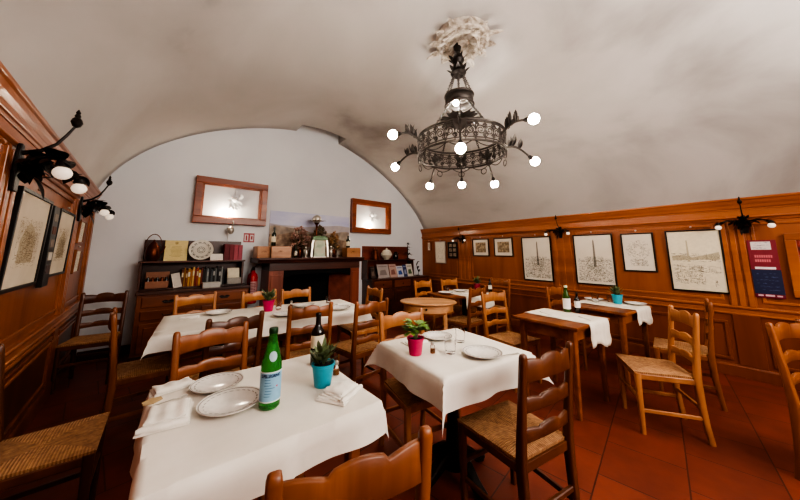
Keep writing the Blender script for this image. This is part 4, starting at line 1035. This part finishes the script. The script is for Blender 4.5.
crate(1.55, 5.15, .32, .22, .19, R(-6), 'left wine crate on the mantel, carrying a dark bottle')
crate(1.27, 5.25, .20, .24, .185, R(5), 'darker wine crate at the far left end of the mantel')
crate(2.94, 5.12, .32, .20, .175, R(3), 'right wine crate on the mantel')
bottle((1.43, 5.16), .32, .037, M['dkgreen_glass'], 'dark wine bottle standing on the left mantel crate', (.2, .5, M['cream_paper'], 1.3), M['black'], z=MZ+.20, rot=-.25)
bottle((2.87, 5.14), .24, .04, M['dkgreen_glass'], 'dark bottle with pale label standing on the right mantel crate', (.15, .5, M['cream_paper'], 1.3), M['black'], z=MZ+.185, rot=-.5)
bottle((1.78, 5.05), .21, .03, M['dkgreen_glass'], 'short bottle with pale label on the mantel in front of dried flowers', (.2, .5, M['paper'], 1.2), M['black'], z=MZ-.003, rot=-.3)
bottle((1.58, 5.02), .0, .0, M['glass'], 'x') if False else None
# dried flowers
def dried(x, y, hgt, n, spread, label, cols, seed):
    rnd = random.Random(seed); r = empty('dried_flower_bouquet', (x, y, MZ), 0, label, 'dried flowers', 'dried bouquets on the mantel')
    MB().lathe([(.001, 0), (.05, 0), (.065, .05), (.06, .12), (.045, .16), (.05, .17)], 18).build('vase', M['copper'], r, smooth=True)
    st = MB(); fl = MB(); lf = MB()
    for k in range(n):
        a = rnd.uniform(0, 2*PI); q = rnd.uniform(.1, 1)*spread; z = hgt*(rnd.uniform(.55, 1) - .35*(q/spread)**2)
        t = Vector((q*cos(a), q*sin(a)*.45, z)); st.tube([(0, 0, .15), t*.6+Vector((0, 0, .06)), t], .0025, 4)
        for j in range(9):
            b = rnd.uniform(0, 2*PI); e = rnd.uniform(-.6, 1.3); fl.leaf(t, (cos(b)*cos(e), sin(b)*cos(e), sin(e)), (.2, .3, 1), rnd.uniform(.035, .06), .03, .2)
        for j in range(5): b = rnd.uniform(0, 2*PI); lf.leaf(t*.75, (cos(b), sin(b), rnd.uniform(-.5, .8)), (0, 0, 1), .07, .02, .3)
    st.build('stems', M['soil'], r); fl.build('blossoms', cols[0], r); lf.build('foliage', cols[1], r)
dr = noise_mat('dried_red', [(.3, '#915a4c'), (.5, '#c09484'), (.7, '#e0ccc2')], 30, .8); dg = noise_mat('dried_brown', [(.3, '#5d4a34'), (.7, '#a8906e')], 30, .8)
dt = noise_mat('dried_tan', [(.3, '#8a6040'), (.5, '#b08658'), (.7, '#cfae80')], 30, .8)
dried(1.92, 5.25, .56, 58, .2, 'reddish dried flower bouquet on the mantel, left of the silver jug', (dr, dg), 1)
dried(2.36, 5.36, .62, 56, .20, 'brown dried bouquet behind the green-topped picture on the mantel', (dg, dg), 2)
dried(2.665, 5.36, .50, 46, .12, 'tan dried grass bouquet right of the green-topped picture', (dt, dg), 3)
r = empty('silver_globe_vase', (2.22, 5.22, MZ), 0, 'tall stand with round silver globe above the mantel bouquets', 'ornament')
MB().lathe([(.07, 0), (.07, .012), (.02, .04), (.014, .2), (.025, .35), (.014, .5), (.02, .62), (.05, .66)], 20).build('stand', M['copper'], r, smooth=True)
MB().sphere((0, 0, .73), .085, 24).build('globe', M['silver'], r, smooth=True)
mb = MB()
for k in range(14):
    a = 2*PI*k/14; mb.leaf((.05*cos(a), .05*sin(a), .68), (cos(a), sin(a), .35), (0, 0, 1), .14, .03, .2)
mb.build('leaves', dg, r)
r = empty('standing_picture', (2.22, 5.03, MZ+.003), R(-12), 'arched silver picture stand with green top in the middle of the mantel', 'picture'); 
mb = MB(); mb.bar([(-.15, 0, 0), (-.135, .01, .25), (-.12, .012, .32)], .045, .035); mb.bar([(.15, 0, 0), (.135, .01, .25), (.12, .012, .32)], .045, .035); mb.build('side_posts', M['silver'], r, bevel=.006)
MB().box(-.135, .135, -.02, .03, .315, .375).box(-.11, .11, -.015, .025, .375, .395).build('green_top', plain('sage_green', '#6f8a6a', .5), r, bevel=.01)
MB().box(-.1, .1, .005, .02, .01, .315).build('picture', noise_mat('pale_picture', [(.3, '#8ba08a'), (.5, '#b9bfa8'), (.7, '#c9a494')], 7, .6), r)
MB().box(-.12, .12, -.03, .03, 0, .012).build('base', M['silver'], r)
for k, (x, hh) in enumerate(((1.97, .2), (2.46, .22), (2.60, .13))):
    r = empty('pewter_figurine', (x, 5.06, MZ), R(20*k), ['pewter figurine left of the green-topped picture on the mantel', 'pewter figurine just right of the green-topped picture on the mantel', 'short pewter figurine left of the right mantel crate'][k], 'figurine', 'pewter figurines on the mantel')
    MB().lathe([(.035, 0), (.035, .01), (.018, .02), (.03, hh*.25), (.036, hh*.45), (.026, hh*.62), (.03, hh*.7), (.012, hh*.78), (.022, hh*.86), (.018, hh*.96), (.001, hh)], 16).build('body', M['silver'], r, smooth=True)
    MB().tube([(-.03, 0, hh*.66), (-.045, -.01, hh*.5), (-.02, -.025, hh*.42)], .008, 6).tube([(.03, 0, hh*.66), (.05, -.01, hh*.72), (.045, -.02, hh*.9)], .008, 6).build('arms', M['silver'], r, smooth=True)

# ------------------------------------------------------------------ left sideboard and bookcase
sb = empty('sideboard', (.42, YB, 0), 0, 'carved brown sideboard with drawers against the back wall at left', 'sideboard')
W, Dp, Ht = 1.30, .50, .86
MB().box(-W/2-.02, W/2+.02, -Dp-.02, -.001, Ht-.035, Ht).build('top', M['dark_wood'], sb, bevel=.006)
MB().box(-W/2, W/2, -Dp, -.001, .06, Ht-.035).build('carcass', M['side_wood'], sb, bevel=.004)
MB().box(-W/2-.01, W/2+.01, -Dp-.012, -.001, 0, .07).build('plinth', M['dark_wood'], sb, bevel=.004)
for e in (-1, 1):
    x = e*W/4
    d = MB().box(x-W/4+.05, x+W/4-.03, -Dp-.018, -Dp, .66, .80).build('drawer', M['side_wood'], sb, bevel=.008)
    MB().tube([(x-.05, -Dp-.02, .73), (x-.04, -Dp-.045, .715), (x+.04, -Dp-.045, .715), (x+.05, -Dp-.02, .73)], .006, 6).leaf((x, -Dp-.021, .725), (1, 0, .1), (0, -1, 0), .07, .04, 0).leaf((x, -Dp-.021, .725), (-1, 0, .1), (0, -1, 0), .07, .04, 0).build('handle', M['iron'], d)
    d = MB().box(x-W/4+.05, x+W/4-.03, -Dp-.018, -Dp, .5, .62).build('drawer', M['side_wood'], sb, bevel=.008)
    MB().tube([(x-.05, -Dp-.02, .57), (x-.04, -Dp-.045, .555), (x+.04, -Dp-.045, .555), (x+.05, -Dp-.02, .57)], .006, 6).build('handle', M['iron'], d)
    d = MB().box(x-W/4+.05, x+W/4-.03, -Dp-.018, -Dp, .1, .46).box(x-W/4+.1, x+W/4-.08, -Dp-.028, -Dp-.018, .15, .41).build('door', M['side_wood'], sb, bevel=.006)
    MB().sphere((x-e*.2, -Dp-.03, .3), .012, 10).build('knob', M['iron'], d, smooth=True)
bc = empty('bookcase', (.38, YB, Ht+.001), 0, 'dark two-tier bookcase standing on the left sideboard', 'bookcase')
BWd, Bd = 1.24, .30
MB().box(-BWd/2, BWd/2, -.03, -.002, 0, .70).build('back_panel', M['dark_wood'], bc)
for e in (-1, 1):
    MB().prism([(-.03, 0), (-Bd, 0), (-Bd, .37), (-.03, .40)], e*BWd/2-.014, e*BWd/2+.014).build('side_panel', M['dark_wood'], bc, bevel=.003)
MB().box(-BWd/2+.015, BWd/2-.015, -Bd+.005, -.03, 0, .02).build('shelf', M['dark_wood'], bc, bevel=.003)
MB().box(-BWd/2-.03, BWd/2+.03, -Bd-.01, -.03, .372, .395).build('shelf', M['dark_wood'], bc, bevel=.003)
SZ1 = Ht+.022; SZ2 = Ht+.397; SY = YB-.2
# top shelf
r = empty('copper_kettle', (-.135, SY, SZ2), 0, 'dark copper kettle with hoop handle on the bookcase top', 'kettle'); r.scale = (.78, .78, 1.0)
MB().lathe([(.001, 0), (.075, 0), (.105, .04), (.11, .12), (.09, .2), (.06, .235), (.055, .25), (.03, .27), (.012, .285), (.014, .3), (.001, .305)], 24).build('body', M['copper'], r, smooth=True)
MB().tube([(.12*cos(a), 0, .19+.19*sin(a)) for a in [PI*i/14 for i in range(15)]], .007, 6).build('handle', M['copper'], r, smooth=True)
MB().tube([(.09, 0, .1), (.14, 0, .15), (.165, 0, .21)], [.022, .016, .011], 10).build('spout', M['copper'], r, smooth=True)
r = empty('menu_board', (.125, SY+.02, SZ2), 0, 'cream menu card with small emblem leaning on the bookcase top', 'card')
MB().prism([(-.03, 0), (-.018, 0), (.055, .30), (.043, .30)], -.135, .135).build('card', plain('cream_card', '#d8c68e', .7), r)
mb = MB(); rnd = random.Random(2)
def lean(x, z): return (x, -.0315+.243*z, z)
for k in range(9):
    z = .06+.018*k; x0 = -.08+rnd.uniform(0, .03); x1 = .08-rnd.uniform(0, .03); mb.add([lean(x0, z), lean(x1, z), lean(x1, z+.004), lean(x0, z+.004)], [(0, 1, 2, 3)])
for k in range(8): a = 2*PI*k/8; mb.add([lean(.02*cos(a)*q, .26+.022*sin(a)*q) for q in (1,)]+[lean(.02*cos(a+.6), .26+.022*sin(a+.6)), lean(0, .26)], [(0, 1, 2)])
mb.build('print', plain('brown_print', '#a08a58', .8), r)
r = empty('decorated_plate', (.425, SY-.02, SZ2+.16), 0, 'round grey-patterned ceramic plate standing on the bookcase top', 'plate'); r.rotation_euler = (R(75), 0, 0)
MB().lathe([(.001, -.012), (.09, -.012), (.105, -.005), (.155, .012), (.158, .016), (.15, .016), (.105, .004), (.001, .0)], 40, caps=False).build('dish', plain('grey_ceramic', '#cac4b6', .35), r, smooth=True)
mb = MB()
for k in range(12):
    a = 2*PI*k/12; mb.leaf((.04*cos(a), .04*sin(a), .002), (cos(a), sin(a), 0), (0, 0, 1), .055, .028, 0, 0); mb.leaf((.118*cos(a), .118*sin(a), .009), (-sin(a), cos(a), .02), (0, 0, 1), .05, .018, 0, 0)
mb.lathe([(.102, .0055), (.107, .0065)], 40, caps=False); mb.lathe([(.025, .002), (.032, .002)], 24, caps=False); mb.build('pattern', plain('grey_glaze', '#6f6e68', .4), r)
r = MB().prism([(-.02, 0), (-.012, 0), (.03, .1), (.022, .1)], -.085, .085).build('white_card', plain('white_card_paper', '#d6cfc6', .7)); r.location = (.632, SY-.06, SZ2); tag(r, 'blank white card propped beside the patterned plate', 'card')
def book(x, y, z, w, h, d, col, label, group, rz=0, band=None, tilt=0):
    r = empty('book', (x, y, z), rz, label, 'book', group); r.rotation_euler = (0, tilt, rz)
    mb = MB(); mb.box(-w/2, w/2, -d/2, -d/2+.003, 0, h); mb.box(-w/2, -w/2+.003, -d/2, d/2, 0, h); mb.box(w/2-.003, w/2, -d/2, d/2, 0, h); mb.build('cover', plain('book_cover', col, .55), r)
    MB().box(-w/2+.003, w/2-.003, -d/2+.003, d/2-.005, .004, h-.004).build('pages', M['paper'], r)
    if band: MB().box(-w/2+.002, w/2-.002, -d/2-.001, -d/2, h*.55, h*.8).build('spine_label', plain('spine_label', band, .6), r)
    return r
book(.762, SY, SZ2, .07, .255, .17, '#6a1620', 'darkest red upright book on the bookcase top, leftmost of the red ones', 'red books on the bookcase top')
for k, (x, w, c) in enumerate(((.829, .06, '#7d1f2a'), (.891, .06, '#a84a55'), (.953, .06, '#a04452'))):
    book(x, SY, SZ2, w, .25-.004*k, .17, c, ['deep red upright book next to the darkest red one on the bookcase top', 'rose-red upright book near the right end of the bookcase top', 'rose-red upright book at the very right end of the bookcase top'][k], 'red books on the bookcase top')
# lower tier
r = empty('wooden_tray_box', (-.05, SY-.03, SZ1), 0, 'low wooden box of small jars at the left of the book tier', 'box')
w, d, h = .26, .18, .10; mb = MB()
mb.box(-w/2, w/2, -d/2, -d/2+.01, 0, h).box(-w/2, w/2, d/2-.01, d/2, 0, h+.12).box(-w/2, -w/2+.01, -d/2, d/2, 0, h).box(w/2-.01, w/2, -d/2, d/2, 0, h).box(-w/2, w/2, -d/2, d/2, 0, .01); mb.build('body', plain('pinkish_wood', '#96644c', .6), r, bevel=.002)
for k in range(5): MB().lathe([(.022, .011), (.024, .02), (.024, .11), (.016, .13), (.016, .15), (.001, .15)], 12, c=(-.10+.05*k, 0, 0)).build('jar', M['copper'] if k % 2 else M['dark_glass'], r, smooth=True)
o = MB().prism([(-.03, 0), (-.025, 0), (.035, .2), (.03, .2)], -.05, .05).build('postcard', plain('postcard_paper', '#c4bcb2', .7)); o.location = (.18, SY-.09, SZ1); o.rotation_euler = (0, R(-10), R(10)); tag(o, 'white postcard leaning on the books of the lower tier', 'card')
cols = ['#6e3b1e', '#a8712c', '#8a4a22', '#c08a3c', '#b9702c', '#cfa25e', '#8c2f1c', '#a5421f', '#cc9a48', '#7c2a1a', '#2a2422', '#3a3634', '#8b8f90', '#1d1b1c', '#50575a', '#22201f', '#777a78', '#191718', '#2d2b2c', '#9a9c98', '#141314']
names = ['brown', 'ochre', 'rust-brown', 'golden', 'orange', 'sand-coloured', 'brick-red', 'burnt-orange', 'yellow-gold', 'maroon', 'black-brown', 'charcoal', 'light grey', 'black', 'slate', 'near-black', 'mid-grey', 'jet-black', 'dark grey', 'pale grey', 'glossy black']
x = .215
for k in range(21):
    w = [.025, .020, .023, .028, .021][k % 5]; h = [.25, .27, .235, .26, .245, .28][k % 6]
    b = book(x+w/2, SY+.005, SZ1, w, min(h, .30), .16, cols[k], names[k]+' upright book, number %s from the left in the lower bookcase row' % ['one','two','three','four','five','six','seven','eight','nine','ten','eleven','twelve','thirteen','fourteen','fifteen','sixteen','seventeen','eighteen','nineteen','twenty','twenty-one'][k], 'books in the lower bookcase tier', band=['#d8c8a0', None, '#c9b48a', '#e0d6c0', None][k % 5] if k < 10 else ['#a9a9a4', None, None][k % 3])
    x += w+.0025
o = MB().box(-.11, .11, -.08, .08, 0, .075).box(-.105, .105, -.085, -.08, .01, .065).build('white_box', plain('greyish_box', '#b4b2ac', .6), bevel=.003); o.location = (.575, SY-.20, SZ1-.021); tag(o, 'low whitish box in front of the dark books', 'box')
r = empty('shallow_basket', (.985-.10, SY-.04, SZ1), 0, 'grey shallow box of papers at the right of the book tier', 'box')
w, d, h = .20, .2, .10; MB().box(-w/2, w/2, -d/2, -d/2+.01, 0, h).box(-w/2, w/2, d/2-.01, d/2, 0, h).box(-w/2, -w/2+.01, -d/2, d/2, 0, h).box(w/2-.01, w/2, -d/2, d/2, 0, h).box(-w/2, w/2, -d/2, d/2, 0, .01).build('body', plain('grey_box_card', '#9a968e', .7), r, bevel=.002)
MB().cbox((0, .0, .15), (.17, .012, .2), rx=-.3).cbox((0, -.03, .12), (.15, .008, .14), rx=-.3).build('papers', M['cream_paper'], r)

# ------------------------------------------------------------------ right cabinet
cb = empty('cabinet', (4.32, YB, 0), 0, 'dark brown cabinet with drawers and doors right of the fireplace', 'cabinet')
W, Dp, Ht2 = 1.72, .42, .80
MB().box(-W/2, W/2, -Dp-.02, -.001, Ht2-.03, Ht2).build('top', M['dark_wood'], cb, bevel=.005)
MB().box(-W/2+.02, W/2-.02, -Dp, -.001, .0, Ht2-.03).build('carcass', M['dark_wood'], cb, bevel=.004)
for k in range(3):
    x = -W/2+.30+k*.56
    d = MB().box(x-.24, x+.24, -Dp-.016, -Dp, .6, .75).build('drawer', M['side_wood'], cb, bevel=.006); MB().sphere((x, -Dp-.028, .675), .014, 10).build('knob', M['iron'], d, smooth=True)
    d = MB().box(x-.24, x+.24, -Dp-.016, -Dp, .08, .57).box(x-.18, x+.18, -Dp-.026, -Dp-.016, .14, .51).build('door', M['dark_wood'], cb, bevel=.006); MB().sphere((x+.2, -Dp-.028, .33), .012, 10).build('knob', M['iron'], d, smooth=True)
hb = empty('hutch_shelf', (4.14, YB, Ht2+.001), 0, 'dark shelf unit standing on the right cabinet, holding magazines', 'shelf')
w2 = 1.36
MB().box(-w2/2, w2/2, -.03, -.002, 0, .72).build('back_panel', wood('reddish_panel', '#5a2618', '#723424', '#874432', axis='x', rvar=.02), hb)
MB().box(-w2/2-.02, w2/2+.02, -.28, -.03, .385, .41).build('shelf', M['dark_wood'], hb, bevel=.003)
for e in (-1, 1): MB().prism([(-.03, 0), (-.26, 0), (-.24, .385), (-.03, .385)], e*w2/2-.012, e*w2/2+.012).build('side_panel', M['dark_wood'], hb, bevel=.003)
HZ = Ht2+.412; LZ = Ht2+.002; HY = YB-.16
r = empty('copper_coffee_pot', (3.72, HY, HZ), 0, 'tall copper coffee pot at the left of the right hutch top', 'pot')
MB().lathe([(.001, 0), (.085, 0), (.09, .03), (.06, .15), (.045, .2), (.05, .22), (.03, .25), (.012, .27), (.016, .29), (.001, .3)], 22).build('body', M['copper'], r, smooth=True)
MB().tube([(-.05, 0, .2), (-.1, 0, .18), (-.1, 0, .08), (-.075, 0, .06)], .008, 6).build('handle', M['copper'], r, smooth=True)
MB().tube([(.055, 0, .12), (.09, 0, .17), (.1, 0, .22)], [.016, .012, .009], 8).build('spout', M['copper'], r, smooth=True)
r = empty('lidded_tureen', (4.03, HY-.02, HZ), 0, 'white lidded ceramic tureen on the right hutch top', 'tureen')
MB().lathe([(.001, 0), (.06, 0), (.06, .015), (.1, .05), (.135, .11), (.12, .165), (.1, .18)], 28).build('body', plain('cream_ceramic', '#c9c3b0', .25), r, smooth=True)
MB().lathe([(.105, .18), (.1, .2), (.06, .225), (.02, .235), (.018, .25), (.024, .262), (.001, .275)], 28).build('lid', plain('cream_ceramic2', '#cfc9b6', .25), r, smooth=True)
for e in (-1, 1): MB().tube([(e*.125, 0, .13), (e*.16, 0, .135), (e*.155, 0, .1), (e*.13, 0, .1)], .009, 6).build('handle', M['china'], r, smooth=True)
r = empty('dark_jug', (4.32, HY, HZ), 0, 'small dark jug right of the white tureen', 'jug')
MB().lathe([(.001, 0), (.05, 0), (.07, .06), (.05, .13), (.035, .16), (.045, .18)], 20).build('body', M['dark_glass'], r, smooth=True)
MB().tube([(.04, 0, .16), (.085, 0, .14), (.065, 0, .07)], .008, 6).build('handle', M['dark_glass'], r, smooth=True)
r = empty('black_figurine', (4.68, HY-.04, HZ), 0, 'spiky black metal tree figurine at the right hutch end', 'figurine')
rnd = random.Random(5); mb = MB(); mb.lathe([(.06, 0), (.06, .012), (.012, .03), (.009, .34), (.004, .42)], 12)
for k in range(16):
    a = rnd.uniform(0, 2*PI); z = rnd.uniform(.06, .4); L = .12*(1-z/.5); mb.tube([(0, 0, z), (L*.6*cos(a), L*.6*sin(a), z+.03), (L*cos(a), L*sin(a), z+.0)], .006, 5); mb.leaf((L*cos(a), L*sin(a), z), (cos(a), sin(a), .3), (0, 0, 1), .06, .035, .2)
mb.build('body', M['iron'], r, smooth=True)
r = empty('iron_candle_stand', (4.95, HY-.12, LZ), 0, 'black curved iron ornament at the right end of the cabinet top', 'ornament')
MB().lathe([(.05, 0), (.05, .01), (.01, .02)], 14).tube([(0, 0, .01), (.02, 0, .1), (-.03, 0, .2), (-.05, 0, .28), (0, 0, .35), (.05, 0, .34)], [.014, .012, .012, .014, .012, .006], 7).leaf((-.04, 0, .2), (1, 0, .3), (0, -1, 0), .1, .05, .2).leaf((0, 0, .1), (1, 0, .6), (0, -1, 0), .1, .05, .2).build('body', M['iron'], r, smooth=True)
mags = [(3.64, .13, .26, '#3a2c28', 'dark lantern-brown booklet leaning at the left of the hutch shelf'), (3.92, .32, .30, '#a79c98', 'wide grey tray-like board leaning on the hutch shelf'), (4.20, .21, .30, '#b99a8e', 'pinkish magazine leaning in the middle of the hutch shelf'),
        (4.41, .20, .25, '#c5c6cc', 'white and blue magazine leaning on the hutch shelf'), (4.56, .12, .28, '#39436b', 'deep blue booklet leaning on the hutch shelf'), (4.70, .18, .29, '#cfc9c0', 'white booklet leaning at the right of the hutch shelf')]
for k, (x, w, h, c, lb) in enumerate(mags):
    r = empty('magazine', (x, YB-.24-.010*k, LZ), 0, lb, 'magazine', 'magazines leaning on the hutch'); 
    y0 = -.0; MB().prism([(y0, 0), (y0+.008, 0), (y0+.098, h), (y0+.09, h)], -w/2, w/2).build('cover', noise_mat('magazine_cover', [(.3, c), (.7, c)], 5, .4), r)
    mb = MB(); f = lambda xx, zz: (xx, y0-.001+.09*zz/h, zz)
    mb.add([f(-w*.35, h*.2), f(w*.3, h*.2), f(w*.2, h*.6), f(-w*.25, h*.55)], [(0, 1, 2, 3)]); mb.add([f(-w*.4, h*.8), f(w*.35, h*.8), f(w*.35, h*.86), f(-w*.4, h*.86)], [(0, 1, 2, 3)])
    mb.build('cover_image', plain('cover_image', ['#6b5a50', '#857a78', '#8d5f58', '#3e5aa0', '#8e95b0', '#5e7350'][k], .4), r)

# ------------------------------------------------------------------ light and world
w = bpy.data.worlds.new('world'); w.use_nodes = True; SC.world = w
w.node_tree.nodes['Background'].inputs['Color'].default_value = (.5, .55, .65, 1); w.node_tree.nodes['Background'].inputs['Strength'].default_value = .05
def area(loc, rot, sx, sy, e, col=(1, .92, .84)):
    l = bpy.data.lights.new('fill_light', 'AREA'); l.shape = 'RECTANGLE'; l.size = sx; l.size_y = sy; l.energy = e; l.color = col
    o = bpy.data.objects.new('fill_light', l); COL.objects.link(o); o.location = loc; o.rotation_euler = rot
area((2.3, -2.3, 2.6), (R(58), 0, 0), 2.5, 1.2, 30)  # added fill from behind the camera, no lamp in view
area((1.6, -1.4, 2.0), (R(180), 0, 0), 2.2, 1.4, 34, (1, .95, .9))  # added upward fill, out of view, brightens the near vault
SC.view_settings.view_transform = 'AgX'
SC.view_settings.look = 'AgX - High Contrast'
SC.view_settings.exposure = 2.15
